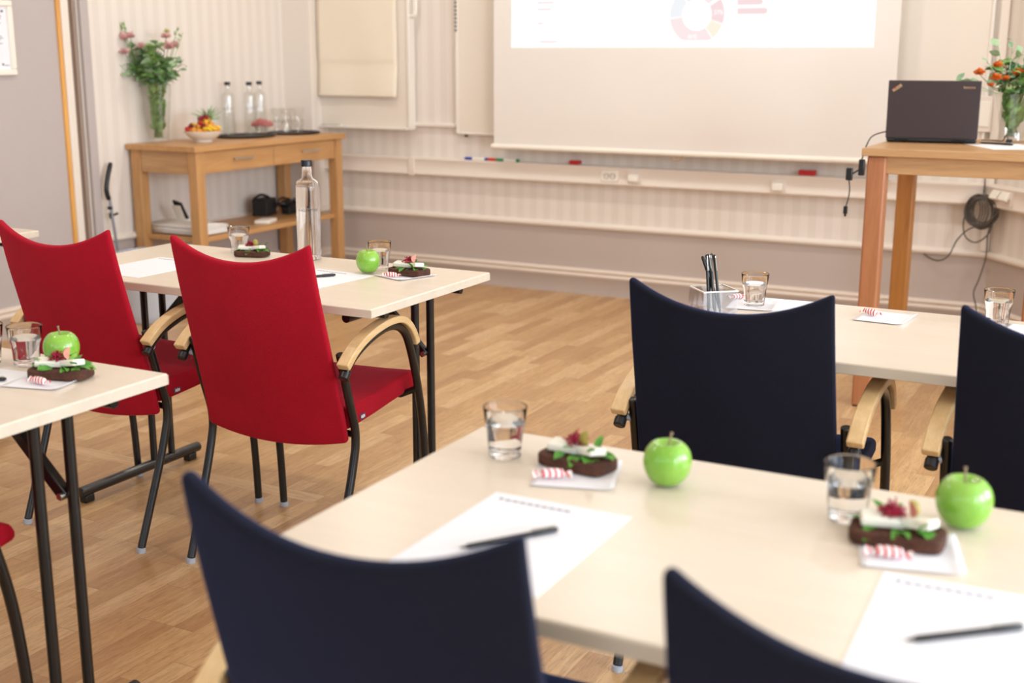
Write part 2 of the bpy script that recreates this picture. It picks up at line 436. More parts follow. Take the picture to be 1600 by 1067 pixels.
# cable trunking along the walls
TP = [(0, .632), (.052, .632), (.058, .638), (.058, .646), (.054, .650), (.054, .716), (.058, .722), (.058, .730), (.052, .735), (0, .735)]
struct('trim_11', sweep_line(TP, W3(-4.64, YB), W3(CX-.03, YB), W3(0, -1)), M['trunk'], smooth=True)
struct('trim_12', sweep_line(TP, c0+DD*.0, c1, -nrm), M['trunk'], smooth=True)
struct('trim_13', MB().box(-4.02, -3.98, YB-.061, YB-.001, .630, .737), M['trunk'], bevel=.003)
struct('trim_14', MB().box(-4.64, -3.715, YB-.03, YB, .917, .94), M['cream_paint'], bevel=.006)
struct('trim_15', MB().box(CX-.035, CX+.005, YB-.03, YB, .41, ZC), M['cream_paint'], bevel=.004)

# ------------------------------------------------------------------ tables
def make_table():
    t = empty('folding_table', cat='table')
    top = MB().box(-.605, .605, -.305, .305, ZT-.024, ZT).ob('tabletop', M['laminate'], t, bevel=.003)
    band = MB()
    o = .0006; z0, z1 = ZT-.0225, ZT-.003
    band.box(-.605-o, .605+o, -.305-o, -.305+.002, z0, z1).box(-.605-o, .605+o, .303, .305+o, z0, z1)
    band.box(-.605-o, -.603, -.305, .305, z0, z1).box(.603, .605+o, -.305, .305, z0, z1)
    band.ob('edge_band', M['edge'], top)
    for y in (-.19, .19):
        MB().tube([(-.575, y, ZT-.036), (.575, y, ZT-.036)], .0115, 12).ob('rail', M['tube'], t, smooth=True)
    for s in (-1, 1):
        fr = MB().tube([(s*.50, -.265, ZT-.040), (s*.50, .265, ZT-.040)], .0125, 12).ob('top_bar', M['tube'], t, smooth=True)
        for y in (.055, .135):
            MB().tube([(s*.505, y, .045), (s*.505, y, ZT-.045)], .0115, 12).ob('leg', M['tube'], t, smooth=True)
        fb = MB().tube([(s*.505, -.262, .036), (s*.505, .262, .036)], .0165, 14).ob('foot_bar', M['tube'], t, smooth=True, bevel=.003)
        for y in (-.235, .22):
            MB().box(s*.505-.014, s*.505+.014, y-.018, y+.018, 0, .024).ob('foot_pad', M['black'], fb, bevel=.003)
        x0 = s*.505-s*.012; x1 = s*.505-s*.20
        b = MB(); d = Vector((x1-x0, 0, ZT-.045-.50)); L = d.length; d.normalize(); q = Vector((-d.z, 0, d.x))*.013
        A = Vector((x0, .135, .50)); B = Vector((x1, .135, ZT-.04))
        b.add([A-q+Vector((0,.004,0)), A+q+Vector((0,.004,0)), B+q+Vector((0,.004,0)), B-q+Vector((0,.004,0)), A-q-Vector((0,.016,0)), A+q-Vector((0,.016,0)), B+q-Vector((0,.016,0)), B-q-Vector((0,.016,0))],
              [(0,1,2,3),(7,6,5,4),(0,4,5,1),(1,5,6,2),(2,6,7,3),(3,7,4,0)])
        br = b.ob('brace', M['tube'], t, bevel=.003)
        MB().tube([(x0, .110, .505), (x0, .142, .505)], .007, 10).ob('bolt', M['steel'], br, smooth=True)
    return t
tb = make_table()
TC = {'A': (-2.308, 2.787), 'F': (-4.145, 2.785), 'D': (-2.308, 1.467), 'B': (-.377, 1.450), 'C': (-.31, 2.797)}
place(tb, False, (*TC['A'], 0), 0, 'birch laminate folding table in front of the two red chairs, bottle standing on it')
place(tb, True, (*TC['F'], 0), 0, 'bare birch folding table by the grey wall, mostly hidden by a red chair back')
place(tb, True, (*TC['D'], 0), 0, 'birch folding table behind the red chairs, corner with apple and sandwich jutting out')
place(tb, True, (*TC['B'], 0), 0, 'pale folding table nearest the camera with two place settings and two green apples')
place(tb, True, (*TC['C'], 0), 0, 'pale folding table with the acrylic pen box, in front of the tall oak desk')
for o in COL.objects:
    if o.name.startswith('folding_table') and not o.parent: o['group'] = 'folding conference tables'

# ------------------------------------------------------------------ chairs
def make_chair(kind):
    fab = M['red_fabric'] if kind == 'red' else M['blue_fabric']
    t = empty(kind == 'red' and 'red_conference_chair' or 'dark_conference_chair', cat='chair')
    def yc(z):  # centre line of the backrest edge
        pts = [(.34, .100), (.368, .094), (.45, .078), (.587, .041), (.765, -.006), (.86, -.027), (.93, -.040)]
        for (a, b), (c, d) in zip(pts, pts[1:]):
            if z <= c: return b+(d-b)*(z-a)/(c-a)
        return pts[-1][1]
    def bk(u, v):
        x = (u-.5)*2
        zt = .893-.056*(1-abs(x)**2.1); zb = .366-.022*(1-x*x)
        z = zb+(zt-zb)*v
        hw = .2105*v+.2185*(1-v)
        px = x*hw
        y = yc(zb+(zt-zb)*v)-(.030*v+.022*(1-v))*(1-x*x)+.002
        return (px, y, z)
    MB().grid(21, 17, bk).ob('backrest', fab, t, smooth='all', solid=.021, soff=1, bevel=.0085, seg=4)
    # seat: padded slab with a side flange
    prof = []
    ys = [.112, .16, .25, .34, .42, .46, .482, .490]
    ztop = [.458, .459, .461, .468, .476, .476, .468, .452]
    zbot = [.399, .401, .408, .417, .425, .430, .434, .440]
    mb = MB(); xs = [-.214, -.206, -.12, 0, .12, .206, .214]
    n = len(xs); m = len(ys); vs = []
    for j in range(m):
        for i, x in enumerate(xs):
            dip = .006*(1-(x/.214)**2) if abs(x) < .21 else .004
            vs.append((x, ys[j], ztop[j]-dip))
    for j in range(m):
        for i, x in enumerate(xs): vs.append((x, ys[j], zbot[j]))
    K = n*m; fs = []
    for j in range(m-1):
        for i in range(n-1):
            a = j*n+i; fs.append((a, a+1, a+1+n, a+n)); fs.append((K+a, K+a+n, K+a+1+n, K+a+1))
        fs.append((j*n, (j+1)*n, K+(j+1)*n, K+j*n)); fs.append((j*n+n-1, K+j*n+n-1, K+(j+1)*n+n-1, (j+1)*n+n-1))
    for i in range(n-1):
        fs.append((i, K+i, K+i+1, i+1)); a = (m-1)*n+i; fs.append((a, a+1, K+a+1, K+a))
    mb.add(vs, fs); seat = mb.ob('seat', fab, t, smooth=True, bevel=.009, seg=3)
    tg = MB().box(.2140, .2158, .168, .193, .411, .424).ob('tag', M['tagblue'], seat); tg['label'] = 'small blue and white maker tag'
    MB().box(.2157, .2164, .172, .177, .414, .421).box(.2157, .2164, .179, .183, .413, .422).box(.2157, .2164, .185, .189, .414, .421).ob('mark', M['white_plastic'], seat)
    for s in (-1, 1):
        pts = cr([(s*.224, -.002, .012), (s*.225, .045, .13), (s*.226, .090, .245), (s*.2265, .116, .325), (s*.227, .123, .362), (s*.228, .119, .41), (s*.2285, .094, .49), (s*.2275, .062, .612)], 5)
        lg = MB().tube(pts, .0112, 12).ob('leg', M['tube'], t, smooth=True, bevel=.003)
        MB().lathe([(.0125, 0), (.0130, .003), (.0125, .014), (.006, .015)], 12, Matrix.Translation((s*.224, -.003, 0))).ob('foot_glide', M['glide'], lg, smooth=True)
        a = cr([(s*.250, .046, .562), (s*.250, .070, .588), (s*.250, .115, .612), (s*.250, .18, .633), (s*.250, .25, .643), (s*.250, .305, .635), (s*.250, .347, .607), (s*.250, .376, .553), (s*.250, .410, .450), (s*.249, .437, .33), (s*.249, .453, .18), (s*.249, .461, .012)], 5)
        fl = MB().tube(a, .0112, 12).ob('leg', M['tube'], t, smooth=True, bevel=.003)
        MB().lathe([(.0125, 0), (.0130, .003), (.0125, .014), (.006, .015)], 12, Matrix.Translation((s*.249, .462, 0))).ob('foot_glide', M['glide'], fl, smooth=True)
        MB().tube([(s*.250, .038, .553), (s*.250, .052, .569)], .0135, 12).ob('plug', M['black'], fl, smooth=True, bevel=.003)
        # armrest: bent birch lath lying on the tube
        c = cr([(0, .036, .580), (0, .083, .614), (0, .138, .637), (0, .20, .651), (0, .26, .656), (0, .315, .649), (0, .355, .624), (0, .383, .588), (0, .391, .568)], 4)
        vs = []; fs = []; N = len(c)
        for i, p in enumerate(c):
            tn = (c[min(i+1, N-1)]-c[max(i-1, 0)]).normalized(); nn = Vector((0, -tn.z, tn.y))
            w = .0172*(1-.10*max(0, (i/(N-1)-.6)/.4)); th = .0095
            for (dx, dn) in ((-w, -th), (w, -th), (w, th), (-w, th)):
                vs.append((s*.252+dx, p.y+nn.y*dn, p.z+nn.z*dn+.004))
        for i in range(N-1):
            for k in range(4): fs.append((i*4+k, i*4+(k+1) % 4, i*4+4+(k+1) % 4, i*4+4+k))
        fs += [(3, 2, 1, 0), tuple((N-1)*4+k for k in range(4))]
        MB().add(vs, fs).ob('armrest', M['birch'], t, smooth=True, bevel=.004, seg=3)
        MB().tube([(s*.232, .076, .562), (s*.250, .062, .571)], .008, 10).ob('connector', M['glide'], t, smooth=True)
        MB().tube([(s*.248, .412, .440), (s*.20, .403, .418)], .009, 10).ob('seat_bracket', M['tube'], t, smooth=True)
    MB().tube([(-.20, .403, .418), (.20, .403, .418)], .009, 10).ob('crossbar', M['tube'], t, smooth=True)
    MB().tube([(-.222, .124, .385), (.222, .124, .385)], .009, 10).ob('crossbar', M['tube'], t, smooth=True)
    return t
rc = make_chair('red'); dc = make_chair('dark')
GR, GD = 'red conference chairs', 'dark blue conference chairs'
place(rc, False, (-1.988, 2.358, 0), .05, 'red high-backed armchair at the table beneath the water bottle, whole back and seat in view', GR)
place(rc, True, (-2.604, 2.339, 0), -.014, 'red high-backed armchair beside the grey wall, lower back covered by a table corner', GR)
place(rc, True, (-2.075, 1.02, 0), .0, 'red armchair almost outside the frame, only one black front leg and a seat corner show', GR)
place(dc, False, (-.738, 2.336, 0), .011, 'dark blue armchair whose whole back stands between the pen box and a green apple', GD)
place(dc, True, (-.095, 2.351, 0), -.028, 'dark blue armchair at the picture edge behind the larger green apple, its left half showing', GD)
place(dc, True, (-.705, .989, 0), .01, 'near black armchair closest to the camera, wide curved top covering a paper sheet', GD)
place(dc, True, (-.148, .989, 0), .0, 'near black armchair in the bottom corner, only its pointed top corner over the white table', GD)

# ------------------------------------------------------------------ tableware
def make_tumbler(thin=False):
    t = empty('water_glass', cat='glass')
    g, w = (M['thin'], M['thinwater']) if thin else (M['soft_glass'], M['water'])
    def rf(a, z):
        if z > .048 or z < .006: return 1
        k = (a/(2*PI)*9) % 1.0; return 1-.055*sin(PI*min(1, (z-.006)/.042)) * (0 if abs(k-.5) > .40 else 1)
    prof = [(.0245, 0), (.0255, .002), (.0262, .012), (.0278, .030), (.0292, .044), (.0312, .050), (.0345, .0775), (.0350, .0800), (.0342, .0808), (.0333, .0795), (.0298, .051), (.0270, .043), (.0245, .012), (.0205, .009), (0.0, .0085)]
    mb = MB().lathe([(0.0001, 0)]+prof, 54, rfun=lambda a, z: rf(a, z))
    mb.ob('glass_body', g, t, smooth='all')
    MB().lathe([(.0001, .0088), (.0206, .0092), (.0248, .0125), (.0272, .043), (.0300, .0515), (.0303, .054), (.0001, .054)], 40).ob('water', w, t, smooth=True)
    return t
tg_ = make_tumbler()
G1 = 'water glasses on the tables'
FH = Vector((-.466, .885, 0))
place(tg_, False, (-2.0-.014, 2.961+.027, ZT+.001), .1, 'water glass behind the apple on the red chairs\' table', G1)
place(tg_, True, (-2.580, 3.035, ZT+.001), .5, 'water glass beyond the red chair top, next to a half-hidden sandwich', G1)
place(tg_, True, (-.872, 1.632, ZT+.001), .9, 'blurred water glass at the far corner of the nearest table', G1)
place(tg_, True, (-.334, 1.612, ZT+.001), 1.4, 'large blurred water glass between the two green apples on the nearest table', G1)
place(tg_, True, (-.884, 2.985, ZT+.001), .3, 'water glass beside the acrylic pen box, seen over a dark chair', G1)
place(tg_, True, (-.315, 3.045, ZT+.001), .7, 'water glass under the hanging cable on the table before the oak desk', G1)
place(tg_, True, (-2.003, 1.690, ZT+.001), .2, 'water glass beside the half-hidden apple, at the frame edge', G1)
place(tg_, True, (-2.082, 1.66, ZT+.001), .9, 'water glass cut off by the frame, only a sliver of rim showing', G1)

def make_apple():
    prof = []; 
    for i in range(25):
        a = -PI/2+PI*i/24
        r = .0355*cos(a)**.84 if abs(cos(a)) > 1e-6 else 0; z = .0355+.0355*sin(a)
        r *= 1+.05*sin(a)
        if sin(a) > .90: z -= .013*((sin(a)-.90)/.10)**1.2
        if sin(a) < -.86: z += .007*((-.86-sin(a))/.14)**1.2
        prof.append((max(r, .0001), z))
    def rf(a, z): return 1+.022*cos(5*a)*(1 if z > .05 else .5)*abs(z-.034)/.034+.02*cos(a+1)
    o = MB().lathe(prof, 48, rfun=rf).ob('green_apple', M['apple'], None, smooth='all')
    tag(o, cat='apple')
    st = MB().tube(cr([(0, 0, .054), (.002, .001, .066), (.006, .003, .080)], 3), [.0013]*3+[.0016]*3+[.0027], 8).ob('stem', M['stem'], o, smooth=True)
    return o
ap = make_apple(); G2 = 'green apples on the tables'
place(ap, False, (-2.004, 2.912, ZT-.0002), 2.6, 'sharp green apple in front of a water glass on the red chairs\' table', G2, (.97,.97,1.0))
place(ap, True, (-.600, 1.625, ZT-.0002), .4, 'green apple with upright stem below the centre of the dark chair back', G2, 1.0)
place(ap, True, (-.192, 1.655, ZT-.0002), 1.4, 'largest green apple, beside the sandwich at the frame edge', G2, 1.04)
place(ap, True, (-1.938, 1.722, ZT-.0002), 2.4, 'green apple peeking out behind a sandwich on the table by the grey wall', G2, 1.0)

def leaf_grid(mb, L, W, mat, curl=.3, wav=.12):
    a = R.random()*6
    def f(u, v):
        w = W*math.sin(PI*min(1, max(0.02, u))**.8)*.5+.0004
        x = L*u; y = (v-.5)*2*w
        z = curl*L*u*(1-u)+abs(v-.5)*w*.6+wav*W*.3*sin(9*u+a)*(v-.5)*2
        return (x, y, z)
    mb.grid(9, 5, f, mat)

def make_sandwich(seed):
    R.seed(seed)
    t = empty('open_sandwich', cat='sandwich')
    out = []
    for i in range(40):
        a = 2*PI*i/40; c, s_ = cos(a), sin(a)
        x = .060*math.copysign(abs(c)**.45, c); y = .036*math.copysign(abs(s_)**.5, s_)
        out.append((x*(1+.015*sin(5*a)), y*(1+.05*sin(3*a+1))-.006*(x/.06)**2))
    MB().prism(out, .001, .019).ob('bread', M['bread'], t, smooth=True, bevel=.003, seg=2)
    lf = MB()
    for i in range(15):
        a = 2*PI*i/15+R.uniform(-.2, .2); 
        p = (.036*cos(a), .018*sin(a), .0195+R.uniform(0, .003))
        m = Matrix.Translation(p) @ Euler((R.uniform(-.5, .5), R.uniform(-.05, .5), a+R.uniform(-.7, .7))).to_matrix().to_4x4()
        leaf_grid(lf, R.uniform(.022, .034), R.uniform(.012, .020), m, R.uniform(.1, .35))
    for i in range(6):
        m = Matrix.Translation((R.uniform(-.03, .04), R.uniform(-.02, .025), .024)) @ Euler((0, -R.uniform(.3, .8), R.uniform(0, 6.3))).to_matrix().to_4x4()
        leaf_grid(lf, .035, .012, m, .3)
    lf.ob('lettuce', M['leaf'], t, smooth='all')
    ch = MB()
    m1 = Matrix.Translation((-.018, -.002, .0275)) @ Euler((.08, .03, .25)).to_matrix().to_4x4()
    ch.box(-.030, .026, -.017, .016, -.005, .007, m1)
    m2 = Matrix.Translation((.027, -.006, .0295)) @ Euler((-.12, -.16, -.35)).to_matrix().to_4x4()
    ch.box(-.024, .020, -.015, .015, -.005, .007, m2)
    ch.ob('cheese', M['cheese'], t, bevel=.003, seg=3)
    bt = MB()
    for i in range(60):
        a = R.random()*6.3; rr = R.random()*.016; p = Vector((-.008+rr*cos(a), .004+rr*sin(a), .036+R.uniform(0, .014)*(1-rr/.02)))
        d = Vector((R.uniform(-1, 1), R.uniform(-1, 1), R.uniform(-.5, .8))).normalized()*.009
        bt.tube([p-d, p+Vector((R.uniform(-.002, .002),)*3), p+d], .0011, 5)
    bt.ob('beetroot', M['beet'], t, smooth=True)
    # fig wedge
    F = Matrix.Translation((.014, .004, .034)) @ Euler((.2, -.15, .5+seed)).to_matrix().to_4x4()
    fo = MB(); n = 9; vs = []; fs = []
    for j in range(n):
        ph = PI*j/(n-1)
        for i in range(7):
            a = -.7+1.4*i/6; r = .0135*sin(ph)*(1 if j < n-1 else 0); vs.append((r*cos(a), r*sin(a), .019*(1-cos(ph))/2*1.25))
    for j in range(n-1):
        for i in range(6): fs.append((j*7+i, j*7+i+1, j*7+8+i, j*7+7+i))
    fo.add(vs, fs, F); fg = fo.ob('fig_wedge', M['fig_out'], t, smooth='all')
    fi = MB()
    side1 = [(.0134*sin(PI*j/(n-1))*cos(-.69), .0134*sin(PI*j/(n-1))*sin(-.69), .019*(1-cos(PI*j/(n-1)))/2*1.25) for j in range(n)]
    side2 = [(x, -y, z) for x, y, z in side1]
    fi.add(side1+side2, [tuple([0]+list(range(1, n))), tuple([n]+list(range(2*n-1, n, -1)))], F)
    fi.ob('flesh', M['fig_in'], fg)
    return t
sands = [make_sandwich(s) for s in (3, 11, 23, 31, 47)]
G3 = 'open rye sandwiches'
for o, (x, y, rz, lab) in zip(sands, [
    (-1.882, 2.945, -.10, 'open rye sandwich with fig wedge at the free corner of the red chairs\' table'),
    (-2.497, 2.998, .25, 'open sandwich mostly hidden behind the top of a red chair'),
    (-.748, 1.640, -.20, 'blurred dark rye sandwich between water glass and apple on the nearest table'),
    (-.258, 1.562, .05, 'blurred rye sandwich with a pink topping beside the largest apple'),
    (-1.862, 1.652, .30, 'rye sandwich with white cheese in front of the half-hidden apple')]):
    o.location = (x, y, ZT+.0015); o.rotation_euler = (0, 0, rz); o['label'] = lab; o['group'] = G3
sands[1].scale = (.9,)*3

def make_napkin(w=.13, d=.13):
    def f(u, v):
        z = .0012+.0045*max(0, (u-.85)/.15)**2+.002*max(0, (.1-v)/.1)
        return ((u-.5)*w, (v-.5)*d, z)
    o = MB().grid(14, 14, f).ob('paper_napkin', M['paper'], None, smooth='all', solid=.0008, soff=1)
    return tag(o, cat='napkin')
nk = make_napkin(); nk2 = make_napkin(.13, .14)
G4 = 'white paper napkins'
place(nk, False, (-1.885, 2.925, ZT), -.35, 'white napkin under the fig sandwich on the red chairs\' table', G4, (.95, 1.0, 1))
place(nk, True, (-.735, 1.605, ZT), .3, 'blurred white napkin under the sandwich next to the glass on the nearest table', G4)
place(nk, True, (-.238, 1.535, ZT), .25, 'blurred white napkin under the sandwich at the frame edge', G4)
place(nk, True, (-1.865, 1.62, ZT), .25, 'white napkin below the cheese-topped sandwich by the grey wall', G4)
place(nk2, False, (-.560, 2.984, ZT), -.07, 'white napkin lying alone with a striped candy, between the two dark chairs', G4, (.92, .98, 1))
place(nk2, True, (-.885, 2.985, ZT), .15, 'white napkin beneath the glass next to the pen box', G4)
place(nk2, True, (-.235, 2.985, ZT), -.1, 'white napkin at the frame edge beyond the dark chair top', G4)

def make_candy():
    mb = MB()
    mb.tube(cr([(-.017, 0, .0075), (-.014, 0, .0075), (0, 0, .0078), (.014, 0, .0075), (.017, 0, .0075)], 3), [.002, .0045, .0062, .0068, .0072, .0075, .0075, .0075, .0072, .0066, .006, .0045, .002], 12)
    for s in (-1, 1):
        def f(u, v, s=s):
            a = (v-.5)*2.4
            rr = .0015+u*.011
            return (s*(.016+u*.013), rr*sin(a)*1.0, .0075+rr*.35*cos(a*2.5)+.001*sin(14*v))
        mb.grid(4, 13, f)
    o = mb.ob('wrapped_candy', M['candy'], None, smooth='all'); return tag(o, cat='candy')
cd = make_candy(); G5 = 'red and white striped candies'
place(cd, False, (-1.905, 2.883, ZT+.0025), .15, 'striped candy in front of the fig sandwich', G5, .9)
place(cd, True, (-.758, 1.567, ZT+.0025), .5, 'blurred striped candy at the napkin edge, under the first rye sandwich on the nearest table', G5, 1.0)
place(cd, True, (-.256, 1.498, ZT+.0025), .15, 'blurred striped candy in front of the sandwich beside the largest apple', G5, 1.0)
place(cd, True, (-1.852, 1.588, ZT+.0025), -.1, 'striped candy under the cheese-topped sandwich by the grey wall', G5, .95)
place(cd, True, (-.594, 2.990, ZT+.0025), -.7, 'striped candy on the lone napkin between the dark chairs', G5, 1.05)
place(cd, True, (-.945, 3.035, ZT+.0025), .9, 'striped candy between pen box and water glass', G5)

# paper sheets and pens
def sheet(cx, cy, w, d, rz, label, prints=True):
    o = MB().box(-w/2, w/2, -d/2, d/2, 0, .0009).ob('paper_sheet', M['paper'])
    if prints:
        mb = MB(); 
        for k in range(9): mb.box(-.078+k*.0115, -.069+k*.0115, d/2-.026, d/2-.0205, .0009, .00105)
        mb.box(-.088, -.082, d/2-.025, d/2-.0185, .0009, .00105)
        mb.ob('heading', M['print'], o)
    o.location = (cx, cy, ZT); o.rotation_euler = (0, 0, rz)
    return tag(o, label, 'paper', 'white writing sheets on the tables')
sheet(-2.632, 2.69, .21, .297, -.03, 'white sheet lying between the two red chair backs')
sheet(-2.085, 2.745, .21, .297, -.10, 'white sheet with a black pen beside the red chair top')
sheet(-.700, 1.335, .21, .29, .0, 'blurred white sheet partly covered by the black chair nearest the camera')
sheet(-.142, 1.315, .21, .29, .04, 'blurred white sheet with black pen at the frame edge of the nearest table')
sheet(-2.02, 1.49, .21, .297, .1, 'white sheet whose corner shows at the frame edge beside the rye sandwich')
sheet(-.83, 3.02, .21, .15, .06, 'white sheet behind the water glass next to the pen box', False)
def make_pen():
    o = MB().tube([(-.072, 0, .0045), (-.064, 0, .0045), (-.06, 0, .0045), (.03, 0, .0045), (.034, 0, .0045), (.066, 0, .0045), (.070, 0, .0045)], [.001, .002, .0036, .0036, .0040, .0040, .0022], 10).ob('black_pen', M['black'], None, smooth=True)
    MB().tube([(.064, 0, .010), (.030, 0, .010)], .0011, 6).box(.062, .066, -.001, .001, .008, .011).ob('clip', M['steel'], o, smooth=True)
    return tag(o, cat='pen')
pn = make_pen(); G6 = 'black ballpoint pens'
place(pn, False, (-2.095, 2.765, ZT+.001), .95, 'black pen on the sheet beside the red chair top', G6)
place(pn, True, (-.700, 1.325, ZT+.001), .96, 'blurred black pen on the sheet behind the nearest black chair', G6)
place(pn, True, (-.138, 1.320, ZT+.001), .72, 'large blurred black pen on the sheet at the frame corner', G6)
place(pn, True, (-1.982, 1.53, ZT+.001), .75, 'black pen whose tip shows at the frame edge near the rye sandwich', G6)

# pen box
pb = empty('pen_box', (-.945, 2.845, ZT), .75, label='clear acrylic pen box on the table behind the dark chair', cat='box')
q = MB(); w = .045; th = .003
q.box(-w, w, -w, w, 0, th)
for a, b, c, d in ((-w, w, -w, -w+th), (-w, w, w-th, w), (-w, -w+th, -w+th, w-th), (w-th, w, -w+th, w-th)): q.box(a, b, c, d, th, .062)
q.ob('acrylic_wall', M['acrylic'], pb)
MB().box(-w-.0005, w+.0005, -w-.0005, -w+.003, .0595, .0625).box(-w-.0005, w+.0005, w-.003, w+.0005, .0595, .0625).box(-w-.0005, -w+.003, -w, w, .0595, .0625).box(w-.003, w+.0005, -w, w, .0595, .0625).ob('rim', M['white_plastic'], pb)
for i, (bx_, by_, tx, ty, h) in enumerate([(-.025, -.02, -.012, .030, .118), (-.01, -.03, .006, .028, .112), (.0, -.012, -.004, .036, .122), (.010, -.028, .018, .026, .128), (.018, -.006, -.022, .024, .108), (-.018, .0, .012, .038, .115)]):
    o = copy_tree(pn); o['label'] = 'black pen standing in the clear acrylic pen box'; o['group'] = 'black pens standing in the pen box'
    m = Matrix.Rotation(.75, 4, 'Z'); A = Vector((-.945, 2.845, ZT))+m @ Vector((bx_*.7, by_*.7, .010)); 
    B = Vector((-.945, 2.845, ZT))+m @ Vector((tx*.6-.006, ty*.6, h)); d = (B-A).normalized()
    o.location = A+d*.066; o.rotation_euler = d.to_track_quat('X', 'Z').to_euler()

# bottles
def make_bottle(thin=False, water=True):
    t = empty('water_bottle', cat='bottle')
    P = [(.0001, 0), (.032, 0), (.036, .004), (.0365, .012), (.0365, .222), (.0355, .232), (.030, .240), (.020, .246), (.0165, .252), (.0155, .262), (.0135, .284), (.0150, .286), (.0150, .292)]
    I = [(.0120, .292), (.0120, .262), (.014, .250), (.018, .243), (.028, .2365), (.0325, .229), (.0335, .221), (.0335, .014), (.030, .009), (.0001, .008)]
    g, w = (M['thin'], M['thinwater']) if thin else (M['soft_glass'], M['water'])
    MB().lathe(P+I, 44).ob('glass_body', g, t, smooth=True)
    top = .238 if not thin else .13
    W = [(.0001, .0082), (.0302, .0092), (.0337, .0142)] + ([(.0337, .221), (.0327, .229), (.0278, .2365), (.0001, .2365)] if not thin else [(.0337, .13), (.0001, .13)])
    MB().lathe(W, 40).ob('water', w, t, smooth=True)
    MB().lathe([(.0155, .283), (.0168, .284), (.0168, .300), (.0158, .302), (.0001, .302)], 30).ob('cap', M['black'], t, smooth=True)
    # printed word and drop wrapped on the front
    cu = text('print', 'KALLVATTEN', .0105, M['black'], t, (0, 0, 0), (0, 0, 0), .00005)
    me = cu.data
    for v in me.vertices:
        a = -1.04+v.co.x/.0368; r = .03665+v.co.z
        zz = .153+v.co.y; v.co = (r*cos(a), r*sin(a), zz)
    dr = MB(); vs = []; 
    def dp(u, v):
        an = 2*PI*u; rr = .0034*v; x = rr*cos(an)*(1 if sin(an) < 0 else max(.12, 1-sin(an)))
        y = rr*sin(an)*(1 if sin(an) < 0 else 1.7); a = -1.04+x/.0368
        return (.0367*cos(a), .0367*sin(a), .164+y)
    dr.grid(17, 3, dp).ob('drop_emblem', M['black'], t)
    return t
bo = make_bottle(); place(bo, False, (-2.304, 3.035, ZT+.001), .12, 'tall clear glass water bottle with black cap and printed word on the red chairs\' table')
bt_ = make_bottle(True)

# ------------------------------------------------------------------ sideboard
SX0, SX1, SY0, SY1, SZ = -4.83, -4.357, 4.823, 6.133, .876
sb = empty('oak_sideboard', (0, 0, 0), label='oak console table with two drawers and a lower shelf against the striped wall', cat='console table')
MB().box(SX0, SX1, SY0, SY1, SZ-.03, SZ).ob('top', M['oak'], sb, bevel=.003)
for (x, y) in ((SX1-.075, SY0+.022), (SX1-.075, SY1-.082), (SX0+.01, SY0+.022), (SX0+.01, SY1-.082)):
    MB().box(x, x+.06, y, y+.06, 0, SZ-.03).ob('leg', M['oak_z'], sb, bevel=.003)
MB().box(SX0+.07, SX1-.075, SY0+.03, SY0+.05, SZ-.145, SZ-.03).ob('end_apron', M['oak_x'], sb, bevel=.002)
MB().box(SX0+.07, SX1-.075, SY1-.05, SY1-.03, SZ-.145, SZ-.03).ob('end_apron', M['oak_x'], sb, bevel=.002)
MB().box(SX0+.015, SX0+.035, SY0+.08, SY1-.08, SZ-.145, SZ-.03).ob('back_apron', M['oak'], sb)
ym = (SY0+SY1)/2
for (a, b, hy) in ((SY0+.084, ym-.002, 5.21), (ym+.002, SY1-.084, 5.80)):
    dw = MB().box(SX1-.045, SX1-.024, a, b, SZ-.143, SZ-.034).ob('drawer', M['oak'], sb, bevel=.002)
    h = MB().box(SX1-.010, SX1-.002, hy-.08, hy+.08, .789, .799)
    h.box(SX1-.024, SX1-.006, hy-.068, hy-.060, .790, .798).box(SX1-.024, SX1-.006, hy+.060, hy+.068, .790, .798)
    h.ob('handle', M['steel'], dw, bevel=.001)
MB().box(SX0+.03, SX1-.04, SY0+.05, SY1-.05, .375, .40).ob('shelf', M['oak'], sb, bevel=.002)

def leaf2(mb, p, d, L, W, droop=.3, fold=.5, nu=6):
    d = Vector(d).normalized(); side = d.cross(Vector((0, 0, 1)))
    side = side.normalized() if side.length > .1 else Vector((1, 0, 0)); up = side.cross(d)
    tw = R.uniform(-.8, .8); s2 = side*cos(tw)+up*sin(tw); u2 = up*cos(tw)-side*sin(tw)
    def f(u, v):
        w = W*.5*math.sin(PI*(.04+.94*u)**.85)
        return Vector(p)+d*(L*u)+s2*((v-.5)*2*w)+u2*(abs(v-.5)*fold*w)+Vector((0, 0, -droop*L*u*u))
    mb.grid(nu, 3, f)
def flower(p, r, mat, par, n=22):
    mb = MB()
    for i in range(n):
        a = R.uniform(0, 2*PI); e = R.uniform(.1, 1.3); d = (cos(a)*cos(e), sin(a)*cos(e), sin(e)*.8)
        leaf2(mb, Vector(p)-Vector(d)*r*.1, d, r*R.uniform(.8, 1.15), r*.75, 0, .7, 5)
    return mb.ob('flower', mat, par, smooth='all')
def make_vase(prof, z_w, name='vase', facets=0):
    t = empty(name, cat='vase')
    inner = [(max(r-.003, .0001), z) for r, z in reversed(prof) if z > .02]+[(prof[1][0]*.8, .018), (.0001, .017)]
    MB().lathe([(.0001, 0)]+prof+inner, 48).ob('glass_body', M['thin'], t, smooth=True)
    def rat(z):
        for (a, b), (c, d) in zip(prof, prof[1:]):
            if b <= z <= d: return a+(c-a)*(z-b)/(d-b+1e-9)
        return prof[-1][0]
    w = [(.0001, .019), (rat(.019)-.004, .019)]+[(rat(z)-.0035, z) for z in [z_w*k/5 for k in range(1, 6)] if z > .02]+[(.0001, z_w)]
    MB().lathe(w, 40).ob('water', M['thinwater'], t, smooth=True)
    return t

